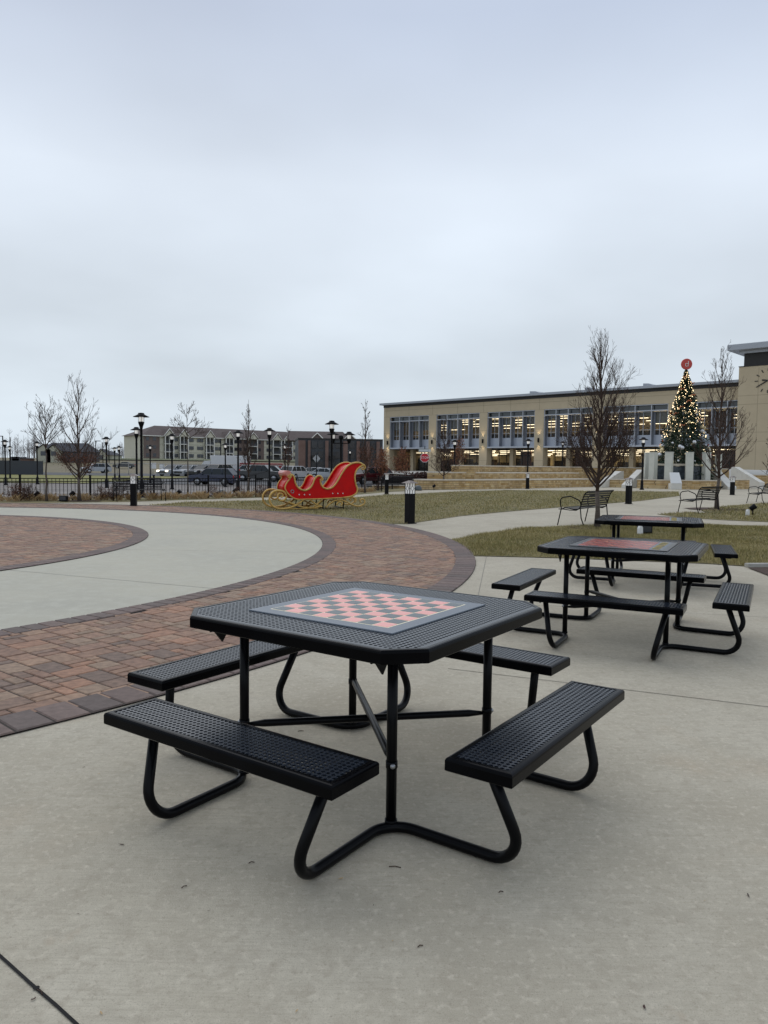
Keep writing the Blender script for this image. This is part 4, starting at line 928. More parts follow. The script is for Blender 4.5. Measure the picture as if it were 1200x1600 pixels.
# ------------------------------------------------------------------ library
LA, LB = None, None
ZF, ZE = .70, 10.15                      # floor level, top of the beige wall
def pl(px, py, z): return Vector(at(px, py, z))
LA = pl(600, 637.5, ZE); LB = pl(1158, 603.5, ZE)
ld = (LB - LA).normalized(); ln_ = Vector((ld.y, -ld.x));  ln_ = ln_ if ln_.y < 0 else -ln_   # outward normal
def S(px):                                 # facade coordinate of a photo column
    dx, dy, dz = ray(px, 700); det = dx * (-ld.y) + dy * ld.x
    return (LA.x * dy - LA.y * dx) / (-(ld.x * dy - ld.y * dx)) if True else 0
lan = math.atan2(ld.y, ld.x)
lib = thing('library_building', 'long two-storey beige library with deep window bays and lit interior, at the right', 'building', (LA.x, LA.y, 0), lan)
# local frame: x along the facade (to the right/near), -y outward... flip so that outward = -y
LT = S(1158)
M['stucco'] = mat('beige_panel', (.54, .445, .30), .85, noise=(.8, (.50, .41, .275), .4, .7), bump=(60, .15, .003))
M['jointb'] = mat('panel_joint', (.27, .22, .15), .9); M['blind'] = mat('roller_blind', (.42, .40, .34), .8)
M['stuccoi'] = mat('beige_reveal', (.33, .27, .18), .85)
M['bronze'] = mat('dark_fascia', (.018, .016, .015), .5); M['roofmetal'] = mat('roof_metal_grey', (.38, .40, .43), .45, .3)
M['mull'] = mat('aluminium_mullion', (.46, .48, .52), .4, .4); M['gpanel'] = mat('blue_grey_panel', (.20, .22, .255), .5, .1, noise=(1.5, (.17, .185, .22), .4, .7)); M['spandrel'] = mat('pale_spandrel', (.44, .47, .53), .3, .2)
M['glass'] = mat('window_glass', (.02, .028, .03), .03, spec=.6, alpha=.22); M['glassdark'] = mat('clerestory_glass', (.03, .04, .045), .05, spec=.8)
M['interior'] = mat('interior_wall', (.62, .52, .34), .9); M['iceil'] = mat('interior_ceiling', (.45, .40, .30), .9); M['ifloor'] = mat('interior_floor', (.12, .085, .05), .8)
M['striplight'] = mat('ceiling_light', (1, .85, .55), .5, emit=((1, .84, .56), 3.8)); M['shelf'] = mat('book_shelves', (.05, .045, .04), .8, noise=(12, (.22, .15, .09), .5, .65)); M['wood'] = mat('interior_wood', (.22, .08, .025), .5)
def bx(nm, parts, mt, parent=lib, **k):
    b = MB(); 
    for a, c in parts: b.box2(a, c)
    return b.build(nm, mt, parent, **k)
cols_px = [(598, 608.5), (669.5, 681), (748.5, 760.5), (834.5, 848.5), (925, 941), (1042, 1064)]
CL = [(max(0, S(a)), S(b_)) for a, b_ in cols_px] + [(S(1158), S(1158) + .5)]
CL[0] = (0, CL[0][1]); DEP = 24
print('cols', [(round(a, 2), round(b_, 2)) for a, b_ in CL], 'LA', LA, 'LB', LB)
ZW = 8.75; ZS2 = 4.15; ZM = 3.95
bx('upper_wall', [((0, 0, ZW), (LT + .6, .5, ZE))], M['stucco'])
bx('end_wall', [((0, .5, ZF - .7), (.4, DEP, ZE))], M['stucco']); bx('rear_wall', [((.4, DEP - .4, ZF), (LT + 10, DEP, ZE))], M['stucco'])
bx('fascia', [((-.05, -.05, ZE), (LT + .5, DEP, ZE + .38))], M['bronze']); 
bx('roof', [((-.45, -.55, ZE + .38), (LT + .5, DEP + .4, ZE + .66))], M['roofmetal'])
j = MB()
for a_, c_ in zip(CL[:-1], CL[1:]):
    for xx in ((a_[0] + a_[1]) / 2, (a_[1] * 3 + c_[0] * 1) / 4 if False else (a_[1] + c_[0]) / 2): j.box2((xx - .018, -.006, ZW), (xx + .018, .02, ZE))
j.box2((0, -.005, ZE - .5), (LT, .02, ZE - .47)); j.build('wall_joints', M['jointb'], lib)
for a_, c_ in CL[:-1]:
    j = MB()
    for zz_ in (ZW - .02, 6.3, 4.05, 2.3): j.box2((a_, -.005, zz_ - .012), (c_, .02, zz_ + .012))
    j.build('column_joints', M['jointb'], lib)
for px0, px1 in ((806, 832), (893, 918), (984, 1010)):
    s0, s1 = S(px0), S(px1); b = MB(); b.add([(s0, 3, ZE + .66), (s1, 3, ZE + .66), (s1, 7, ZE + .66), (s0, 7, ZE + .66), (s0, 3, ZE + 1.35), (s0 + (s1 - s0) * .35, 3, ZE + 1.3), (s0 + (s1 - s0) * .35, 7, ZE + 1.3), (s0, 7, ZE + 1.35)], [(0, 1, 5, 4), (3, 7, 6, 2), (4, 5, 6, 7), (1, 2, 6, 5), (0, 4, 7, 3)]); b.build('roof_monitor', M['roofmetal'], lib)
for a, c in CL[:-1]: bx('column', [((a, 0, ZF - .75), (c, 1.15, ZW))], M['stucco'])
for (a0, a), (c, c1) in zip(CL[:-1], CL[1:]):
    n = 4 if c - a < 10 else 6; wd = (c - a) / n; YG = .80
    bx('floor_slab', [((a, .02, ZM), (c, YG + .3, ZS2))], M['mull'])
    fr_ = [((a, .05, ZW - .78), (c, .25, ZW - .66)), ((a, .05, ZW - .10), (c, .22, ZW - .01))]
    for i in range(n + 1): x = a + wd * i; x = min(max(x, a + .04), c - .04); fr_.append(((x - .045, .06, ZS2), (x + .045, .20, ZW - .10)))
    b = MB(); 
    for p, q in fr_: b.box2(p, q)
    b.build('window_frame', M['mull'], lib)
    bx('clerestory', [((a, .50, ZW - .66), (c, .54, ZW - .10))], M['glassdark'])
    for i in range(n):
        x = a + wd * i; gx0 = x + .04; gx1 = x + wd - .04
        fin = MB(); fin.box2((x - .06 if i else x + .005, .20, ZS2), (x + .06, YG - .02, ZW - .78)); fin.build('fin', M['gpanel'], lib)
        f_ = MB()
        for q in (gx0 + .03, gx0 + (gx1 - gx0) * .36, gx1 - .03): f_.box2((q - .03, YG - .04, ZS2 + 1.15), (q + .03, YG + .06, ZW - .78))
        f_.box2((gx0, YG - .035, ZS2 + 1.72), (gx1, YG + .055, ZS2 + 1.78)); f_.box2((gx0, YG - .035, ZW - .84), (gx1, YG + .055, ZW - .78))
        wf = f_.build('window', M['mull'], lib)
        g = MB(); g.box2((gx0, YG + .0, ZS2 + 1.15), (gx1, YG + .03, ZW - .79)); g.build('pane', M['glass'], wf)
        rb_ = random.Random(int(x * 37)).random()
        if rb_ < .38: g = MB(); g.box2((gx0 + .06, YG + .12, ZW - .80 - (.3 + 3.2 * rb_)), (gx1 - .06, YG + .14, ZW - .80)); g.build('blind', M['blind'], wf)
        g = MB(); g.box2((gx0, YG - .03, ZS2), (gx1, YG + .08, ZS2 + 1.15)); g.build('spandrel', M['spandrel'], wf)
        g = MB(); g.box2((gx0, YG - .01, ZS2), (gx0 + (gx1 - gx0) * .10, YG + .02, ZW - .80)); g.build('side_panel', M['gpanel'], wf)
    # ground floor glazing, deeper
    YG2 = 3.0; g = MB(); f_ = MB()
    g.box2((a - .3, YG2, ZF), (c + .3, YG2 + .03, ZM)); 
    m = 6
    for i in range(m + 1): x = a + (c - a) * i / m; f_.box2((x - .035, YG2 - .05, ZF), (x + .035, YG2 + .05, ZM))
    f_.box2((a, YG2 - .05, ZF + 2.3), (c, YG2 + .05, ZF + 2.38)); f_.box2((a, YG2 - .05, ZF), (c, YG2 + .05, ZF + .12)); g.build('storefront_glass', M['glass'], lib); f_.build('storefront_frame', M['bronze'], lib)
    bx('inner_column', [((a + (c - a) * .30, 2.2, ZF), (a + (c - a) * .30 + .55, 2.9, ZM))], M['stucco'])
# interior
bx('interior_floor', [((.4, 1.3, ZS2 - .25), (LT + .3, DEP - .4, ZS2 - .02)), ((.4, 3.1, ZF - .2), (LT + .3, DEP - .4, ZF))], M['ifloor'])
bx('interior_ceiling', [((.4, 1.3, ZW - .40), (LT + .3, DEP - .4, ZW - .25)), ((.4, 3.1, ZM - .22), (LT + .3, DEP - .4, ZM - .1))], M['iceil'])
bx('interior_wall', [((.4, 13, ZF), (LT, 13.2, ZM - .25)), ((.4, 14, ZS2), (LT, 14.2, ZW - .42))], M['interior'])
st = MB(); rl = random.Random(3)
for r0, zc in ((2.2, ZW - .50), (3.8, ZW - .62), (5.4, ZW - .80), (7.2, ZW - 1.02), (9.2, ZW - 1.25), (11.6, ZW - 1.5), (4.2, ZM - .28), (6.2, ZM - .45), (9, ZM - .62), (11.5, ZM - .8)):
    x = 9.5
    while x < LT - .5:
        L1 = rl.uniform(2.4, 4.2)
        if rl.random() < .85: st.box2((x, r0, zc - .03), (min(x + L1, LT - .2), r0 + .16, zc + .02))
        x += L1 + rl.uniform(.5, 1.1)
    if r0 > 6: st.box2((1.0, r0, zc - .03), (6.5, r0 + .14, zc + .02))
st.build('ceiling_lights', M['striplight'], lib)
sh = MB()
for x in np.arange(1.5, LT - 1, 2.3):
    sh.box2((x, 1.9, ZS2), (x + rl.uniform(1.1, 1.9), 2.5, ZS2 + rl.uniform(1.45, 1.75))); sh.box2((x, rl.uniform(7, 10), ZS2), (x + 1.5, 10.6, ZS2 + 2.0)); sh.box2((x, rl.uniform(5, 9), ZF), (x + rl.uniform(.8, 1.7), 9.6, ZF + rl.uniform(1.2, 2.1)))
sh.build('bookcases', M['shelf'], lib)
wd_ = MB()
for px0, px1 in ((786, 802), (872, 880), (1096, 1128)): a, c = S(px0), S(px1); wd_.box2((a, 4.2, ZF), (c, 4.5, ZM - .3))
wd_.box2((S(1092), 2.5, ZS2 + .6), (S(1130), 2.7, ZW - .9)); wd_.build('wood_panel', M['wood'], lib)
# wall lights on the columns, up and down
for i, (a, c) in enumerate(CL[:-1]):
    x = (a + c) / 2 if i else c - .35; r = thing('wall_light', ['black up and down wall light on the library corner column', 'black up and down wall light on the second library column', 'black up and down wall light on the third library column', 'black up and down wall light on the column right of the third bay', 'black up and down wall light on the column behind the big bare tree', 'black up and down wall light on the column behind the holiday tree'][i], 'wall light', (0, 0, 0), 0, 'up and down lights on the library columns')
    wp = LA + ld * x + ln_ * .12; r.location = (wp.x, wp.y, 4.9); r.rotation_euler = (0, 0, lan)
    b = MB(); b.lathe([(.10, -.28), (.11, -.26), (.11, .26), (.10, .28)], n=10); b.box((0, .07, 0), (.12, .12, .2)); b.build('housing', M['blackmetal'], r)
    for sg in (-1, 1):
        L_d = bpy.data.lights.new('beam', 'SPOT'); L_d.energy = 42; L_d.color = (1, .80, .50); L_d.spot_size = R(62); L_d.spot_blend = .6; L_d.shadow_soft_size = .05
        lo = bpy.data.objects.new('beam', L_d); COL.objects.link(lo); lo.parent = r; lo.location = (0, -.12, sg * .31); L_d.shadow_soft_size = .12; lo.rotation_euler = (R(4), 0, 0) if sg < 0 else (PI - R(4), 0, 0)
# clock tower
dT = 68; 
tw = thing('clock_tower', 'beige tower with dark band, flat roof and wall clock, cut off at the right', 'building', (0, 0, 0))
tP = LA + ld * (LT - .0) + ln_ * 1.6; tw.location = (tP.x, tP.y, 0); tw.rotation_euler = (0, 0, lan)
DTw = tP.y; zq = lambda py: zat(py, DTw, 1163)
bx('tower_wall', [((0, 0, -.2), (16, 14, zq(573)))], M['stucco'], tw); bx('tower_band', [((.35, .35, zq(573)), (15.6, 13.6, zq(553)))], M['bronze'], tw)
bx('tower_soffit', [((.0, -.1, zq(553)), (16, 14, zq(549)))], M['mull'], tw); bx('tower_roof', [((-.9, -1.0, zq(549)), (17, 15, zq(539.5)))], M['roofmetal'], tw, bevel=.05)
bx('tower_coping', [((-.04, -.04, zq(574)), (16.04, 14.04, zq(572.6)))], M['bronze'], tw)
j = MB()
for py in (619, 632.5, 676, 690): j.box2((-.004, -.004, zq(py) - .02), (16, .02, zq(py) + .02))
for x_ in (1.9, 6.5): j.box2((x_, -.004, .5), (x_ + .035, .02, zq(576)))
j.build('panel_joints', M['stuccoj'] if 'stuccoj' in M else M['stuccoi'], tw)
# clock: centre near px 1200
dx, dy, dz = ray(1200, 594.5)
tn = Vector((-ln_.x, -ln_.y)); den = dx * ln_.x + dy * ln_.y; t = (tP.x * ln_.x + tP.y * ln_.y) / den; hit = Vector((dx * t, dy * t)); zc = CAMH + dz * t
xc = (hit - tP).dot(ld); rC = 16.5 / FPX * hit.y * 1.02
ck = thing('wall_clock', 'large dark wall clock of bare hour marks and hands on the beige tower', 'clock', (hit.x + ln_.x * .03, hit.y + ln_.y * .03, zc), lan)
b = MB()
for h in range(12):
    a = PI / 2 - h * PI / 6; b.box((rC * math.cos(a), 0, rC * math.sin(a)), (.30, .05, .08), M=Matrix.Rotation(-a, 3, 'Y'))
b.build('hour_marks', M['bronze'], ck)
for nm, a, L1, w1 in (('minute_hand', R(210), rC * .95, .10), ('hour_hand', R(172), rC * .5, .14)):
    b = MB(); b.box((L1 * .5 * math.cos(a), -.03, L1 * .5 * math.sin(a)), (L1, .04, w1), M=Matrix.Rotation(-a, 3, 'Y')); b.build(nm, M['bronze'], ck)

# ------------------------------------------------------------------ cars
M['tyre'] = mat('tyre_rubber', (.015, .015, .015), .9); M['rimm'] = mat('alloy_rim', (.35, .36, .37), .35, .8)
M['carglass'] = mat('car_glass', (.02, .028, .032), .15, spec=.25); M['headl'] = mat('headlight', (.6, .6, .6), .2); M['headon'] = mat('lit_headlight', (1, .9, .75), .2, emit=((1, .85, .6), 5)); M['taill'] = mat('tail_light', (.45, .01, .01), .25); M['plate'] = mat('number_plate', (.6, .6, .6), .5)
def paint(n, c): return mat(n, c, .28, .15, coat=.4)
M['navy'] = paint('navy_paint', (.012, .018, .05)); M['silver_p'] = paint('silver_paint', (.40, .42, .44)); M['dgrey'] = paint('dark_grey_paint', (.06, .062, .068)); M['black_p'] = paint('black_paint', (.010, .010, .012)); M['white_p'] = paint('white_car_paint', (.62, .62, .62)); M['maroon'] = paint('maroon_paint', (.10, .010, .014)); M['redp'] = paint('red_paint', (.25, .02, .02)); M['tan'] = paint('tan_paint', (.25, .21, .18))
KIN = {'suv': dict(L=4.7, Hh=1.68, W=1.86, belt=1.02, prof=[(-2.35, .40), (-2.36, .78), (-2.28, .98), (-1.15, 1.08), (2.30, 1.08), (2.35, .85), (2.34, .42)], cab=[(-1.22, 1.05), (-.55, 1.63), (1.75, 1.66), (2.28, 1.06)], wx=1.42, wr=.36),
       'sedan': dict(L=4.7, Hh=1.45, W=1.82, prof=[(-2.35, .36), (-2.37, .62), (-2.25, .80), (-1.10, .92), (1.60, .98), (2.30, .95), (2.36, .70), (2.34, .38)], cab=[(-1.15, .90), (-.35, 1.40), (.85, 1.43), (1.75, .96)], wx=1.42, wr=.33),
       'pickup': dict(L=5.7, Hh=1.9, W=1.98, prof=[(-2.85, .48), (-2.87, .95), (-2.75, 1.15), (-1.25, 1.22), (2.82, 1.24), (2.86, .60)], cab=[(-1.35, 1.20), (-.75, 1.85), (.85, 1.88), (1.05, 1.22)], wx=1.85, wr=.41)}
def car(label, loc, rz, kind='suv', pm='navy', lit=False, grp='cars beyond the fence and in the car park', sc=1.):
    K = KIN[kind]; r = thing('parked_car', label, 'car', (loc[0], loc[1], H(*loc) + .02), rz, grp); r.scale = (sc, sc, sc); W2 = K['W'] / 2; wx, wr = K['wx'], K['wr']
    # body lower: side profile with wheel arches, tucked at the sill
    low = []
    for cxw in (-wx, wx):
        low.append([(cxw + (wr + .07) * math.cos(a), max(.22, wr + (wr + .07) * math.sin(a))) for a in [PI - PI * i / 10 for i in range(11)]])
    z0 = .24; pr = K['prof']; poly = [(pr[0][0] + .1, z0)] ; outl = [(pr[0][0] + .08, z0)] + pr + [(pr[-1][0] - .06, z0)]
    full = outl + list(reversed(low[1])) + list(reversed(low[0]))
    b = MB(); n = len(full); ys_ = [(-W2 + .07, -.05), (-W2, 0), (W2, 0), (W2 - .07, -.05)]
    v = []
    for (y, sh) in ((-W2, 1), (W2, 1)): v += [(x, y * (1 - .07 * max(0, (z - .75))), z) for x, z in full]
    b.add(v, [tuple(range(n)), tuple(range(2 * n - 1, n - 1, -1))] + [(i, (i + 1) % n, n + (i + 1) % n, n + i) for i in range(n)])
    me = b.mesh('body', M[pm]); bm = bmesh.new(); bm.from_mesh(me); bmesh.ops.triangulate(bm, faces=[f for f in bm.faces if len(f.verts) > 4]); bm.to_mesh(me); bm.free()
    o = bpy.data.objects.new('body', me); COL.objects.link(o); o.parent = r
    # cabin with glass all round, roof in paint
    c = K['cab']; t = .80; g = MB(); zt = c[1][1]
    bot = [(c[0][0], -W2 * .94), (c[3][0], -W2 * .94), (c[3][0], W2 * .94), (c[0][0], W2 * .94)]; top = [(c[1][0], -W2 * t), (c[2][0], -W2 * t), (c[2][0], W2 * t), (c[1][0], W2 * t)]
    g.add([(x, y, c[0][1] - .02) for x, y in bot] + [(x, y, zt) for x, y in top], [(0, 1, 5, 4), (1, 2, 6, 5), (2, 3, 7, 6), (3, 0, 4, 7), (4, 5, 6, 7)]); g.build('car_window', M['carglass'], r)
    q = MB(); q.add([(x * 1.0, y, zt - .03) for x, y in top] + [(x * .93 + .03, y * .9, zt + .05) for x, y in top], [(0, 1, 5, 4), (1, 2, 6, 5), (2, 3, 7, 6), (3, 0, 4, 7), (4, 5, 6, 7)])
    for sy in (-1, 1):
        for k in range(2): q.tube([(c[0 if k == 0 else 3][0], sy * W2 * .945, c[0][1]), (c[1 if k == 0 else 2][0], sy * W2 * .805, zt)], .045, 4)
        for f in (.38, .70): xb = c[0][0] + (c[3][0] - c[0][0]) * f; q.tube([(xb, sy * W2 * .95, c[0][1]), (xb * .9 + .02, sy * W2 * .81, zt)], .035, 4)
    q.build('roof', M[pm], r)
    for sx in (-1, 1):
        for sy in (-1, 1):
            w_ = MB(); w_.lathe([(wr * .55, -.11), (wr * .96, -.11), (wr, -.07), (wr, .07), (wr * .96, .11), (wr * .55, .11)], n=20); w_.v = [(x + sx * wx, z + sy * (W2 - .12), y + wr) for x, y, z in w_.v]; wo_ = w_.build('wheel', M['tyre'], r)
            w_ = MB(); w_.lathe([(.05, -.02), (wr * .64, -.01), (wr * .66, .015), (.05, .02)], n=12); w_.v = [(x + sx * wx, z + sy * (W2 - .0), y + wr) for x, y, z in w_.v]; w_.build('rim', M['rimm'], wo_)
    hz = pr[2][1] - .12
    for sy in (-1, 1):
        w_ = MB(); w_.box((pr[1][0] + .02, sy * W2 * .74, hz), (.16, .34, .15)); w_.build('headlight', M['headon' if lit else 'headl'], r, bevel=.03)
        w_ = MB(); xe = max(p[0] for p in pr); w_.box((xe - .05, sy * W2 * .84, pr[-2][1] + .02 if kind != 'sedan' else .82), (.14, .22, .26)); w_.build('tail_light', M['taill'], r, bevel=.03)
        w_ = MB(); w_.box((c[0][0] + .35, sy * (W2 + .06), c[0][1] + .05), (.18, .16, .12)); w_.build('wing_mirror', M[pm], r, bevel=.02)
    w_ = MB(); w_.box((pr[1][0] - .0, 0, .55), (.06, W2 * 1.3, .22)); w_.build('grille', M['black_p'], r)
    w_ = MB(); w_.box((max(p[0] for p in pr) + .0, 0, .62), (.05, .4, .14)); w_.build('number_plate', M['plate'], r)
    return r
def cp(px, D): return (atd(px, D), D)
# front of a car points to local -x
car('dark navy hatchback driving past behind the fence, closest of the cars', cp(335, 64), R(-12), 'suv', 'navy', sc=.86)
car('silver car facing the plaza with both headlights lit', cp(272, 108), R(68), 'sedan', 'silver_p', True, sc=1.12)
car('pale silver car next to the one with lit headlights', cp(297, 108), R(66), 'sedan', 'silver_p', sc=1.12)
car('dark grey car, third in the parked row behind the lawn', cp(318, 107), R(64), 'sedan', 'dgrey', sc=1.12)
car('tan grey sport utility car at the right end of the parked row', cp(340, 106), R(62), 'suv', 'tan', sc=1.05)
car('black pickup truck parked in front of the red trailer', cp(407, 80), R(172), 'pickup', 'black_p', sc=.92)
car('dark sport utility car nose to tail with the black pickup', cp(424, 88), R(175), 'suv', 'black_p')
car('white sport utility car seen from behind, beyond the sleigh dashboard', cp(462, 92), R(-115), 'suv', 'white_p')
car('dark grey car at the back of the lot beside the white sport utility car', cp(477, 110), R(-110), 'sedan', 'dgrey')
car('silver sedan showing between the sleigh seats and the lamp posts', cp(511, 98), R(160), 'sedan', 'silver_p')
car('white sedan far back, left of the silver sedan', cp(497, 120), R(170), 'sedan', 'white_p')
car('maroon sport utility car behind the fence right of the sleigh', cp(577, 72), R(40), 'suv', 'maroon')
car('grey hatchback with its white wheel showing, before the white truck', cp(384, 112), R(10), 'suv', 'silver_p')
car('dark car with open boot beside the white truck', cp(394, 100), R(-60), 'sedan', 'dgrey')
car('pale car half hidden behind the reddish tree at the lawn corner', cp(150, 128), R(40), 'suv', 'silver_p')
car('white car parked far left behind the dark mesh screen', cp(8, 132), R(10), 'sedan', 'white_p')
car('small dark car on the rise beside the far apartment corner', cp(194, 170), R(10), 'sedan', 'dgrey')
# white box truck and red trailer
def truck(name, label, px, D, L1, Hh, pm, rz, cab=True):
    x, y = cp(px, D); r = thing(name, label, 'truck' if cab else 'trailer', (x, y, H(x, y)), rz)
    b = MB(); b.box((0, 0, .95 + Hh / 2), (L1, 2.3, Hh)); b.build('cargo_box', M[pm], r, bevel=.05)
    if cab: b = MB(); b.prism([(-L1 / 2 - 2.0, .5), (-L1 / 2 - 2.05, 1.2), (-L1 / 2 - 1.6, 1.35), (-L1 / 2 - 1.0, 2.3), (-L1 / 2 - .05, 2.35), (-L1 / 2 - .05, .5)], -1.05, 1.05); b.build('cab', M['white_p'], r)
    b = MB(); b.box((-.2, 0, .82), (L1 + (1.8 if cab else .6), .9, .2)); b.build('chassis', M['black_p'], r)
    for sx in ((-L1 / 2 - 1.2, L1 * .3) if cab else (-.5, .5)):
        for sy in (-1, 1): w_ = MB(); w_.lathe([(.42, -.13), (.45, -.08), (.45, .08), (.42, .13)], n=14); w_.v = [(x_ + sx, z_ + sy * .98, y_ + .45) for x_, y_, z_ in w_.v]; w_.build('wheel', M['tyre'], r)
truck('box_truck', 'white box truck parked before the apartment building', 361, 118, 6.0, 2.2, 'white_p', R(4))
truck('cargo_trailer', 'long low red trailer beside the white box truck', 409, 118, 6.6, 1.1, 'redp', R(3), False)

# ------------------------------------------------------------------ far buildings
M['sage'] = mat('sage_siding', (.62, .595, .475), .85, noise=(.2, (.57, .55, .44), .4, .7)); M['cream'] = mat('cream_siding', (.46, .45, .35), .85); M['brownbrick'] = mat('brown_brick', (.155, .115, .10), .9, noise=(.6, (.20, .155, .135), .4, .7)); M['shingle'] = mat('brown_shingle', (.105, .080, .072), .9, noise=(.8, (.135, .108, .098), .4, .7)); M['whitetrim'] = mat('white_trim', (.75, .74, .68), .6)
M['wind'] = mat('dark_window', (.04, .045, .055), .12, spec=.7); M['recess'] = mat('balcony_recess', (.07, .07, .065), .9); M['shingled'] = mat('slate_shingle', (.055, .058, .068), .9, noise=(.8, (.08, .082, .09), .4, .7)); M['dpanel'] = mat('charcoal_panel', (.045, .05, .058), .6); M['redbrick'] = mat('reddish_brick', (.17, .105, .085), .9, noise=(.7, (.22, .145, .12), .4, .7))
zb = 2.75; ze = 12.1; Ap = Vector((atd(223, 288), 288)); Bp = Vector((atd(470, 338), 338)); ad = (Bp - Ap).normalized(); aan = math.atan2(ad.y, ad.x); aL = (Bp - Ap).length
def SA(px):
    dx, dy, dz = ray(px, 700); k = Vector((dx, dy)); det = k.x * (-ad.y) + k.y * ad.x
    return (k.y * Ap.x - k.x * Ap.y) / (k.x * ad.y - k.y * ad.x) if True else 0
ap = thing('apartment_building', 'three-storey sage and brown brick apartment block with white gabled balconies and a brown roof', 'building', (Ap.x, Ap.y, 0), aan)
bx('wall', [((0, 0, zb - 1.5), (aL, 17, ze))], M['sage'], ap)
for a, c in ((224, 249), (371, 389), (394, 412)): bx('brick_wall', [((SA(a), -.25, zb - 1.5), (SA(c), .3, ze - (0 if a < 300 else .3)))], M['brownbrick'], ap)
b = MB(); hp = 11.0; b.add([(-.8, -.9, ze), (aL + .5, -.9, ze), (aL + .5, 18, ze), (-.8, 18, ze), (hp * .8, 8.5, ze + 4.3), (aL - 2, 8.5, ze + 4.3)], [(0, 1, 5, 4), (1, 2, 5), (2, 3, 4, 5), (3, 0, 4), (3, 2, 1, 0)]); b.build('roof', M['shingle'], ap)
bx('eave', [((-.85, -.95, ze - .28), (aL + .5, -.8, ze + .05))], M['whitetrim'], ap)
flh = (ze - zb) / 3
for px in (262, 285, 325.6, 356, 392.6, 430, 447.6):
    s = SA(px); hw = 1.75 if px < 380 else 2.1; g = thing('x', 'x', 'x'); bpy.data.objects.remove(g)
    b = MB(); b.add([(s - hw - .5, -1.7, ze - .1), (s + hw + .5, -1.7, ze - .1), (s, -1.7, ze + 2.75), (s - hw - .5, 5, ze - .1), (s + hw + .5, 5, ze - .1), (s, 5, ze + 2.75)], [(0, 1, 2), (0, 2, 5, 3), (1, 4, 5, 2)]); gr = b.build('gable', M['shingle'], ap)
    b = MB(); b.tube([(s - hw - .6, -1.85, ze - .1), (s, -1.85, ze + 2.8), (s + hw + .6, -1.85, ze - .1)], .23, 4); b.build('bargeboard', M['whitetrim'], gr)
    b = MB(); b.add([(s - hw, -1.72, ze), (s + hw, -1.72, ze), (s, -1.72, ze + 2.2)], [(0, 1, 2)]); b.build('gable_infill', M['sage'], gr, fix=False)
    b = MB(); b.box2((s - hw + .2, -.45, zb), (s + hw - .2, -.35, ze - .2)); b.build('recess', M['recess'], ap)
    b = MB()
    for q in (-hw, hw): b.box((s + q, -1.6, (zb + ze) / 2), (.34, .3, ze - zb))
    if px < 380: b.box((s - .1, -1.6, (zb + ze) / 2), (.16, .2, ze - zb))
    for k in range(3): b.box((s, -1.1, zb + k * flh + .05), (hw * 2, 1.3, .28))
    b.build('balcony_frame', M['whitetrim'], ap)
    for k in range(3): b = MB(); b.box((s, -1.62, zb + k * flh + .7), (hw * 2 - .3, .06, 1.0)); b.build('balcony_rail', M['dpanel'], ap)
wl = []
for px in (230, 241, 271.5, 275.5, 296, 300, 310, 315, 334, 338, 343, 363, 368, 375, 383, 399, 405, 418, 422, 437.5, 441, 456, 461): wl.append((px, .62))
for px, hw in wl:
    for k in range(3):
        s = SA(px); b = MB(); z0 = zb + k * flh + 1.15; b.box2((s - hw, -.31, z0), (s + hw, -.27, z0 + 1.35)); w1 = b.build('window', M['wind'], ap)
b = MB(); b.box2((0, -.02, zb + flh * 2 - .1), (aL, -.10, zb + flh * 2 + .08)); b.box2((0, -.02, zb + flh - .1), (aL, -.10, zb + flh + .08)); b.build('floor_band', M['cream'], ap)
# gabled brick block behind + modern flat roofed block
Cp = cp(468, 300); g2 = thing('apartment_building', 'brown roofed brick apartment block rising behind the dark modern building', 'building', (Cp[0], Cp[1], 0), R(6))
w2 = 21; bx('wall', [((0, 0, 1), (w2, 15, 11.2))], M['redbrick'], g2)
b = MB(); b.add([(-5, -.8, 11.1), (w2 + .5, -.8, 11.1), (w2 + .5, 15.8, 11.1), (-5, 15.8, 11.1), (-5, 7.5, 15.2), (w2 - 3.5, 7.5, 15.2)], [(0, 1, 5, 4), (1, 2, 5), (2, 3, 4, 5), (3, 0, 4), (3, 2, 1, 0)]); b.build('roof', M['shingle'], g2)
for s in (7, 20):
    b = MB(); b.add([(s - 3, -1.2, 11.1), (s + 3, -1.2, 11.1), (s, -1.2, 14.0), (s - 3, 6, 11.1), (s + 3, 6, 11.1), (s, 6, 14.0)], [(0, 1, 2), (0, 2, 5, 3), (1, 4, 5, 2)]); gr = b.build('gable', M['shingle'], g2); b = MB(); b.tube([(s - 3.1, -1.4, 11.1), (s, -1.4, 14.1), (s + 3.1, -1.4, 11.1)], .26, 4); b.build('bargeboard', M['whitetrim'], gr)
DM = 185; mdn = thing('modern_building', 'flat-roofed modern building of dark panels and reddish brick piers behind the sleigh', 'building', (atd(466, DM), DM, 0), R(10)); mL = (atd(600, DM + 22) - atd(466, DM)) ; zt_ = zat(686.5, DM, 480)
bx('wall', [((0, 0, -.5), (mL, 14, zt_))], M['dpanel'], mdn); bx('parapet', [((-.1, -.12, zt_), (mL, 14.1, zt_ + .35))], M['bronze'], mdn)
def SM(px): dx, dy, dz = ray(px, 700); c, s = math.cos(R(10)), math.sin(R(10)); t = ((atd(466, DM)) * s - DM * c) / (dx * s - dy * c); return (Vector((dx * t, dy * t)) - Vector((atd(466, DM), DM))).dot(Vector((c, s)))
for a, c in ((466, 477), (481, 485), (508, 513), (536, 543), (557, 562), (572, 577), (588, 593)): bx('brick_pier', [((max(0, SM(a)), -.5, -.5), (SM(c), .1, zt_ - .25))], M['redbrick'], mdn)
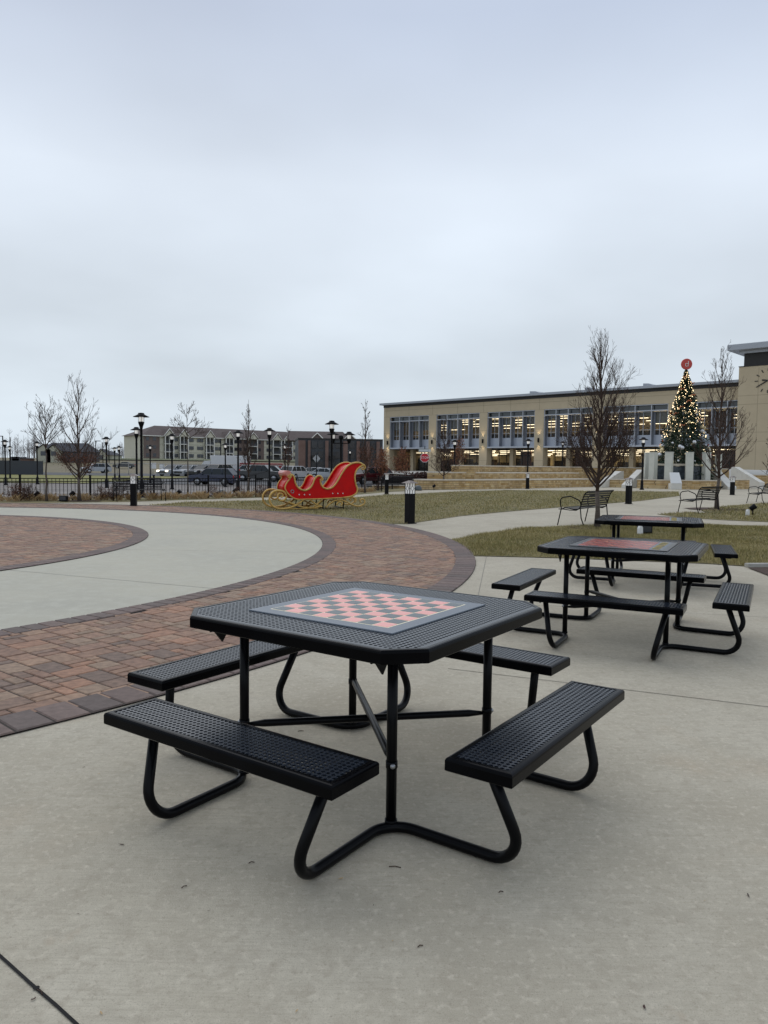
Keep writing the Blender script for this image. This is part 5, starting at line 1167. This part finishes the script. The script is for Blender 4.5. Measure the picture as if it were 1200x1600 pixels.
for a, c in ((487, 495), (497, 505), (515, 522), (524, 531), (546, 554), (564, 570), (579, 586)):
    for k in range(3): bx('window', [((SM(a), -.12, .6 + 2.5 * k), (SM(c), .02, 2.3 + 2.5 * k))], M['wind'], mdn)
for a, c, k in ((487, 496, 1), (515, 523, 1)): bx('balcony', [((SM(a), -1.4, .3 + 2.5 * k), (SM(c), -.1, 1.3 + 2.5 * k))], M['bronze'], mdn)
# house far left and a smaller one
def house(label, px0, px1, D, ridge_py, eave_py, base_py, wall_m, gable_px):
    x0, x1 = atd(px0, D), atd(px1, D); xc_ = (x0 + x1) / 2; zr, ze_, zb_ = zat(ridge_py, D, px0), zat(eave_py, D, px0), min(zat(base_py, D, px0), H(xc_, D)) - .5; hL = (x1 - x0) / 2
    r = thing('house', label, 'house', (xc_, D, 0)); bx('wall', [((-hL + .4, 0, zb_), (hL - .4, 9, ze_))], M[wall_m], r)
    b = MB(); b.add([(-hL, -.5, ze_), (hL, -.5, ze_), (hL, 9.5, ze_), (-hL, 9.5, ze_), (-hL + 2, 4.5, zr), (hL - 2, 4.5, zr)], [(0, 1, 5, 4), (1, 2, 5), (2, 3, 4, 5), (3, 0, 4), (3, 2, 1, 0)]); b.build('roof', M['shingled'], r)
    for gp_ in gable_px:
        s = atd(gp_, D) - xc_; b = MB(); b.prism([(s - 2, zb_), (s + 2, zb_), (s + 2, ze_ + .3), (s, ze_ + 1.7), (s - 2, ze_ + .3)], -1.2, 3); gg = b.build('gable', M['cream'], r); b = MB(); b.add([(s - 2.4, -1.5, ze_ + .1), (s, -1.5, ze_ + 2.0), (s + 2.4, -1.5, ze_ + .1), (s - 2.4, 4, ze_ + .1), (s, 4, ze_ + 2), (s + 2.4, 4, ze_ + .1)], [(0, 1, 4, 3), (1, 2, 5, 4)]); b.build('gable_roof', M['shingled'], gg, fix=False)
        b = MB(); b.box((s, -1.25, ze_ - .6), (1.4, .08, 1.2)); b.build('window', M['wind'], r)
    for k in range(5):
        b = MB(); s = -hL + 2 + k * (2 * hL - 4) / 4; b.box((s, -.03, (zb_ + ze_) / 2 + .7), (1.1, .08, 1.2)); b.build('window', M['wind'], r)
house('dark-roofed house with a cream gable, on the rise at the far left', 59, 139, 210, 691, 705, 718, 'dpanel', [71, 87])
house('lower grey-roofed house right of the dark-roofed one, behind the reddish tree', 136, 177, 240, 704, 711, 718, 'cream', [160])
house('small brown shed-like house at the far left horizon', 17, 32, 200, 713.5, 716, 721, 'redbrick', [])

# dark mesh screen at the far left of the lawn
ms = thing('mesh_screen', 'long dark mesh construction screen at the far end of the left lawn', 'fence', (0, 0, 0)); b = MB(); D0 = 106
xs_ = [atd(-160, D0 - 8), atd(67, D0)]; b.add([(xs_[0], D0 - 8, H(xs_[0], D0) - .1), (xs_[1], D0, H(xs_[1], D0) - .1), (xs_[1], D0, zat(720.5, D0, 60)), (xs_[0], D0 - 8, zat(719.5, D0, 10) + .1)], [(0, 1, 2, 3)]); o = b.build('mesh_fabric', M['dpanel'], ms); sm = o.modifiers.new('thick', 'SOLIDIFY'); sm.thickness = .04
for i in range(12): b = MB(); f = i / 11; x, y = xs_[0] + (xs_[1] - xs_[0]) * f, D0 - 8 + 8 * f; b.tube([(x, y, H(x, y) - .1), (x, y, zat(720, D0, 40) + .05)], .04, 5); b.build('post', M['blackmetal'], ms)
# rail fence across the middle distance
rf = thing('rail_fence', 'thin pale rail fence running behind the parked cars', 'fence', (0, 0, 0))
b = MB(); pr_ = [cp(x_, 112) for x_ in range(165, 460, 18)]; z_ = H(*pr_[0]) + 1.75
b.tube([(x, y, z_) for x, y in pr_], .05, 4); b.build('rail', M['kerb'], rf)
for x, y in pr_: b = MB(); b.tube([(x, y, H(x, y)), (x, y, z_ + .02)], .05, 4); b.build('post', M['kerb'], rf)

# tall parking-lot light poles
for i, (px, pt, D, lab) in enumerate([(150, 689, 190, 'thin tall light pole left of the two small far lamp posts, with a short arm'), (161, 691, 200, 'thin tall light pole second from the reddish tree'), (170.5, 695, 210, 'thin pole next to the small far lamp posts'), (5, 681.5, 170, 'tall pole with a bracket light at the far left edge'), (16.5, 683, 180, 'very thin pole at the far left, right of the bracket light'), (345, 686, 160, 'thin tall pole in front of the apartment gables, over the navy car')]):
    x, y = cp(px, D); r = thing('light_pole', lab, 'light pole', (x, y, H(x, y)), 0, 'thin far car park light poles'); zt = zat(pt, D, px) - H(x, y); b = MB(); b.tube([(0, 0, 0), (0, 0, zt)], .12, 6); b.build('pole', M['blackmetal'], r)
    if i in (0, 3): b = MB(); b.box((.55 if i == 0 else -.6, 0, zt), (1.3, .35, .16)); b.build('lamp_head', M['blackmetal'], r)

# ------------------------------------------------------------------ signs
M['signred'] = mat('sign_red', (.50, .012, .025), .4); M['signgreen'] = mat('street_name_plate', (.55, .58, .58), .4); M['signback'] = mat('sign_back_aluminium', (.42, .43, .43), .4, .5)
D = 62; x = atd(663.5, D); r = thing('stop_sign', 'red octagonal STOP sign with a street name plate above, before the library', 'sign', (x, D, .3), R(0)); zc = zat(715.3, D, 663) - .3
b = MB(); b.tube([(0, .06, -.3), (0, .06, zc + .95)], .04, 6); b.build('pole', M['blackmetal'], r)
b = MB(); rr_ = .40; b.prism([(rr_ * 1.0 * math.cos(PI / 8 + PI / 4 * k), zc + rr_ * math.sin(PI / 8 + PI / 4 * k)) for k in range(8)], -.02, .02); pl_ = b.build('sign_plate', M['white'], r)
b = MB(); rr_ = .365; b.prism([(rr_ * 1.0 * math.cos(PI / 8 + PI / 4 * k), zc + rr_ * math.sin(PI / 8 + PI / 4 * k)) for k in range(8)], -.028, -.018); b.build('sign_face', M['signred'], pl_)
t_ = text_obj('lettering', 'STOP', .27, M['white'], r, (0, -.032, zc)); t_.parent = pl_
b = MB(); b.box((-.02, -.01, zc + .60), (.98, .03, .20)); b.box((0, .03, zc + .84), (.72, .03, .16)); b.v = b.v[:8]; b.f = b.f[:6]; b.m = b.m[:6]; b.sm = b.sm[:6]; b.build('street_name_plate', M['signgreen'], r)
D = 60; x = atd(494.5, D); r = thing('diamond_sign', 'diamond-shaped road sign seen from behind on a dark pole, over the sleigh front', 'sign', (x, D, H(x, D))); zc = zat(716.5, D, 494) - H(x, D)
b = MB(); b.tube([(0, -.05, 0), (0, -.05, zc + .38)], .04, 6); b.build('pole', M['blackmetal'], r); b = MB(); b.prism([(-.30, zc), (0, zc - .36), (.30, zc), (0, zc + .36)], -.0, .02); b.build('sign_plate', M['signback'], r)
for px, D, s, lab in ((239, 118, .9, 'small white board sign on the verge left of the parked row'), (253, 120, .7, 'smaller white board sign just left of the lit headlights')):
    x, y = cp(px, D); r = thing('board_sign', lab, 'sign', (x, y, H(x, y))); b = MB(); b.box((0, 0, 1.0 + s / 2), (s * 1.1, .06, s)); b.build('board', M['white'], r); b = MB(); b.tube([(0, .05, 0), (0, .05, 1.2)], .05, 5); b.build('post', M['kerb'], r)

# ------------------------------------------------------------------ garden lights, boxes
def spot(label, px, py, kind='flood', z=0):
    x, y = at(px, py); r = thing('garden_light', label, 'garden light', (x, y, .01), random.uniform(-.6, .6), 'low garden lights')
    b = MB()
    if kind == 'flood':
        b.tube([(0, 0, 0), (0, 0, .16)], .02, 6); b.build('stake', M['blackmetal'], r); b = MB(); b.lathe([(.05, -.10), (.075, -.08), (.085, .08), (.07, .10)], n=12); Mx = Matrix.Rotation(R(50), 3, 'Y'); b.v = [tuple(Mx @ Vector(p) + Vector((0, 0, .24))) for p in b.v]; b.build('lamp_head', M['blackmetal'], r)
    elif kind == 'dome':
        b.lathe([(.22, 0), (.23, .05), (.21, .18), (.13, .27), (.02, .30)], n=16); b.build('housing', M['domegrey'], r); b = MB(); b.lathe([(.235, 0), (.235, .02)], n=16); b.build('base_ring', M['blackmetal'], r)
    elif kind == 'box':
        b.box((0, 0, .11), (.26, .22, .20)); b.build('housing', M['blackmetal'], r, bevel=.01); b = MB(); b.box((0, -.112, .12), (.20, .01, .13)); b.build('lens', M['wind'], r)
    return r
M['domegrey'] = mat('grey_green_dome', (.08, .095, .10), .4)
spot('low black box light near the trunk of the reddish tree', 99.5, 784, 'box'); spot('small black spotlight between the box light and the reddish tree', 113, 782); spot('small spotlight left of the slim dark trunk', 58, 782.5)
spot('grey dome light in the bed under the navy hatchback', 346, 776, 'dome'); spot('small spotlight beside the narrow tree', 367, 775.5); spot('dark spotlight on the far verge before the low stone terrace', 678, 766); spot('dark dome light at the end of the lowest stone terrace', 653, 766.5, 'dome')
spot('black spotlight on the right grass wedge beside a white utility stub', 1176, 805.5); spot('black box light on the grass beyond the farthest game table', 1007, 835, 'box'); spot('small spotlight on the bed behind the bench at left', 279, 779)
for px, py, lab in ((1168, 806, 'white utility stub beside the spotlight on the grass wedge'), (1000, 836, 'white utility stub beside the box light behind the farthest table')):
    x, y = at(px, py); b = MB(); b.prism([(-.05, 0), (.05, 0), (.045, .15), (.02, .19), (-.03, .18), (-.05, .13)], -.04, .04); tag(b.build('utility_stub', M['white'], None, (x, y, .01), .3, bevel=.01), lab, 'utility stub', 'white utility stubs')

# ------------------------------------------------------------------ ornamental grasses and shrubs in the bed
def tuft(n, h, sp, mt, seed, thick=.006):
    rr = random.Random(seed); b = MB()
    for i in range(n):
        a = rr.uniform(0, 2 * PI); l = rr.uniform(.1, 1) * sp; x, y = rr.gauss(0, sp * .25), rr.gauss(0, sp * .25); hh = h * rr.uniform(.5, 1.1); s, c = math.sin(a), math.cos(a)
        b.add([(x - s * thick, y + c * thick, 0), (x + s * thick, y - c * thick, 0), (x + c * l * .5 + s * thick, y + s * l * .5 - c * thick, hh * .7), (x + c * l, y + s * l, hh)], [(0, 1, 2, 3)])
    return b
tp = [tuft(46, .27, .24, 'straw', i).mesh('tuft', M['straw'], False) for i in range(4)]
def shrub_mesh(seed, h, w_, mt):
    T, B, tips, rnd = tree_mesh(seed, h, .03, w_, 16, .012, ang0=(20, 65), up=.1, levels=3, dens=.9, twig=.0035)
    return B, leaves(tips, rnd, 420, .022, .05, h, .05)
sps = [shrub_mesh(200 + i, .62, .42, None) for i in range(3)]
spm = [(B.mesh('branches', M['barkdark'], False), L_.mesh('leaves', M['leafred' if i else 'leafdark'], False)) for i, (B, L_) in enumerate(sps)]
def on_line(f, off):
    # point at fraction f of the fence line with an offset towards the plaza
    tot = [math.dist(a, b_) for a, b_ in zip(fx[:-1], fx[1:])]; d = f * sum(tot)
    for (a, b_), l in zip(zip(fx[:-1], fx[1:]), tot):
        if d <= l: t = d / l; u = ((b_[0] - a[0]) / l, (b_[1] - a[1]) / l); return (a[0] + u[0] * d + u[1] * off, a[1] + u[1] * d - u[0] * off)
        d -= l
    return fx[-1]
rs = random.Random(9); n_t = 0
for i in range(120):
    f = .22 + .62 * i / 120 + rs.uniform(-.002, .002)
    x, y = on_line(f, rs.uniform(.12, .65)); o = bpy.data.objects.new('ornamental_grass', tp[i % 4]); COL.objects.link(o); o.location = (x, y, H(x, y)); o.rotation_euler = (0, 0, rs.uniform(0, 6)); s = rs.uniform(.7, 1.25); o.scale = (s, s, s)
    tag(o, 'straw coloured tuft of dry ornamental grass at the foot of the fence', 'ornamental grass', 'dry grass tufts along the fence')
for px, lab in ((22, 'leftmost reddish shrub at the fence, near the left edge'), (32, 'dark shrub left of the small spotlight, at the fence'), (47, 'low reddish shrub just left of the slim dark trunk'), (155, 'reddish shrub between the reddish tree and the left bench'), (172, 'reddish shrub at the left end of the bench'), (186, 'reddish shrub behind the left half of the bench'), (232, 'reddish shrub behind the right half of the bench'), (330, 'reddish shrub left of the grey dome light'), (374, 'reddish shrub directly left of the narrow tree'), (406, 'reddish shrub at the fence left of the sleigh runners'), (414, 'twiggy shrub touching the front of the sleigh'), (590, 'low shrub between the sleigh and the distant bollard')):
    # intersect the column with the planting line
    best = min((on_line(f / 400, .45) for f in range(400)), key=lambda p: abs(600 + FPX * p[0] / p[1] - px)); x, y = best; k = rs.randrange(3)
    r = thing('shrub', lab, 'shrub', (x, y, H(x, y)), rs.uniform(0, 6), 'reddish shrubs in the planting bed'); s = rs.uniform(.75, 1.1); r.scale = (s, s, s * .9)
    for me in spm[k]: o = bpy.data.objects.new(me.name, me); COL.objects.link(o); o.parent = r
# dark red hedge beside the stone terraces
def hedge(label, x0, y0, x1, y1, h, w_, mt, n=2600):
    rr = random.Random(int(x0 * 10)); b = MB()
    for i in range(n):
        t = rr.random(); x, y = x0 + (x1 - x0) * t + rr.gauss(0, w_ * .4), y0 + (y1 - y0) * t + rr.gauss(0, w_ * .4); z = h * rr.random() ** .7 * (1 - .2 * math.sin(t * 23) ** 2); a = Vector((rr.uniform(-1, 1), rr.uniform(-1, 1), rr.uniform(-1, 1))).normalized(); u = a.orthogonal(); s = .05 * rr.uniform(.6, 1.4); c = Vector((x, y, z))
        b.add([c - u * s, c + a.cross(u) * s * .6, c + u * s, c - a.cross(u) * s * .6], [(0, 1, 2, 3)])
    o = b.build('hedge', M[mt], None, fix=False); return tag(o, label, 'hedge')
hedge('dark red hedge behind the far bench and stop sign, at the end of the terraces', atd(640, 52), 52, atd(738, 54), 54, 1.0, .8, 'leafdark', 6000)
hedge('low brown hedge along the library front left of the stop sign', atd(598, 60), 60, atd(648, 60), 60, .7, .7, 'leafdark', 2500)
# low rock wall pieces near the far bench
wall('rock_edging', 'low rubble stone edging behind the far bench', [(atd(586, 46.5), 46.5), (atd(637, 47.5), 47.5)], -.02, .2, .4, cap=.04)

# distant bare woodland on the horizon
def treeline(name, x0, x1, D, h, n, seed):
    rr = random.Random(seed); b = MB()
    for i in range(n):
        x = rr.uniform(x0, x1); y = D + rr.uniform(-15, 15); hh = h * rr.uniform(.4, 1.1); z0 = H(x, y) - .5
        b.tube([(x, y, z0), (x + rr.uniform(-.5, .5), y, z0 + hh)], [.16, .03], 3, cap=False)
        for k in range(14):
            t = rr.uniform(.2, .95); l = hh * .32 * (1.1 - t); a = rr.uniform(0, 2 * PI); b.tube([(x, y, z0 + hh * t), (x + l * math.cos(a), y + l * math.sin(a), z0 + hh * t + l * rr.uniform(.6, 1.3))], [.06, .03], 3, cap=False)
    o = b.build(name, M['farbark'], None, fix=False); return tag(o, 'hazy line of bare trees on the far horizon', 'woodland', kind='stuff')
M['farbark'] = mat('distant_bark', (.16, .135, .13), .95)
treeline('woodland', -190, -150, 330, 13, 40, 1); treeline('woodland', -260, -100, 420, 11, 170, 2); treeline('woodland', -160, 0, 460, 14, 150, 3)

# ------------------------------------------------------------------ twigs and dead leaves on the concrete
for i, (px, py, L1, a) in enumerate([(617, 1356, .042, -.15), (657, 1480, .018, .5), (393, 1349, .02, .3), (288, 1387, .02, .8), (783, 1395, .016, .3), (470, 1143, .03, .2), (62, 1552, .03, -.7)]):
    x, y = at(px, py); b = MB(); b.tube([(-L1 / 2, 0, .003), (0, .004, .004), (L1 / 2, 0, .003)], .0016 if i else .0018, 5)
    tag(b.build('twig', M['barkdark'], None, (x, y, .0), a), ['longest dark twig lying before the apex of the nearest table base', 'short dark twig on the concrete below the nearest table', 'tiny twig left of the front base tube', 'tiny dark fragment on the concrete at lower left', 'tiny fragment right of the front base tube', 'little twig under the nearest table', 'dark scrap lying in the bottom left concrete joint'][i], 'twig', 'small twigs scattered on the concrete')

# dry leaves and crumbs blown over the paving
lm = []
for k in range(3):
    b = MB(); rr = random.Random(k); P_ = [(math.cos(a) * (1 + .3 * math.sin(3 * a + k)), math.sin(a) * .6, rr.uniform(.05, .5)) for a in [2 * PI * i / 9 for i in range(9)]]
    b.add([(x * .013 * (1 + .4 * k), y * .009, z * .008) for x, y, z in P_] + [(0, 0, .001)], [(i, (i + 1) % 9, 9) for i in range(9)]); lm.append(b.mesh('dead_leaf', M[['leafdark', 'straw', 'bark'][k]], False))
rr = random.Random(77)
for i in range(26):
    px, py = rr.uniform(20, 1190), 905 + 690 * rr.random() ** 1.1; x, y = at(px, py)
    if math.hypot(x - CC[0], y - CC[1]) < R_OUT: zz_ = .02
    else: zz_ = .003
    o = bpy.data.objects.new('dead_leaf', lm[i % 3]); COL.objects.link(o); o.location = (x, y, zz_); o.rotation_euler = (0, 0, rr.uniform(0, 6)); s_ = .2 + .5 * rr.random() ** 2.5; o.scale = (s_, s_, s_)
    tag(o, 'tiny dry leaf crumb lying on the paving', 'dead leaf', 'leaf crumbs on the paving')
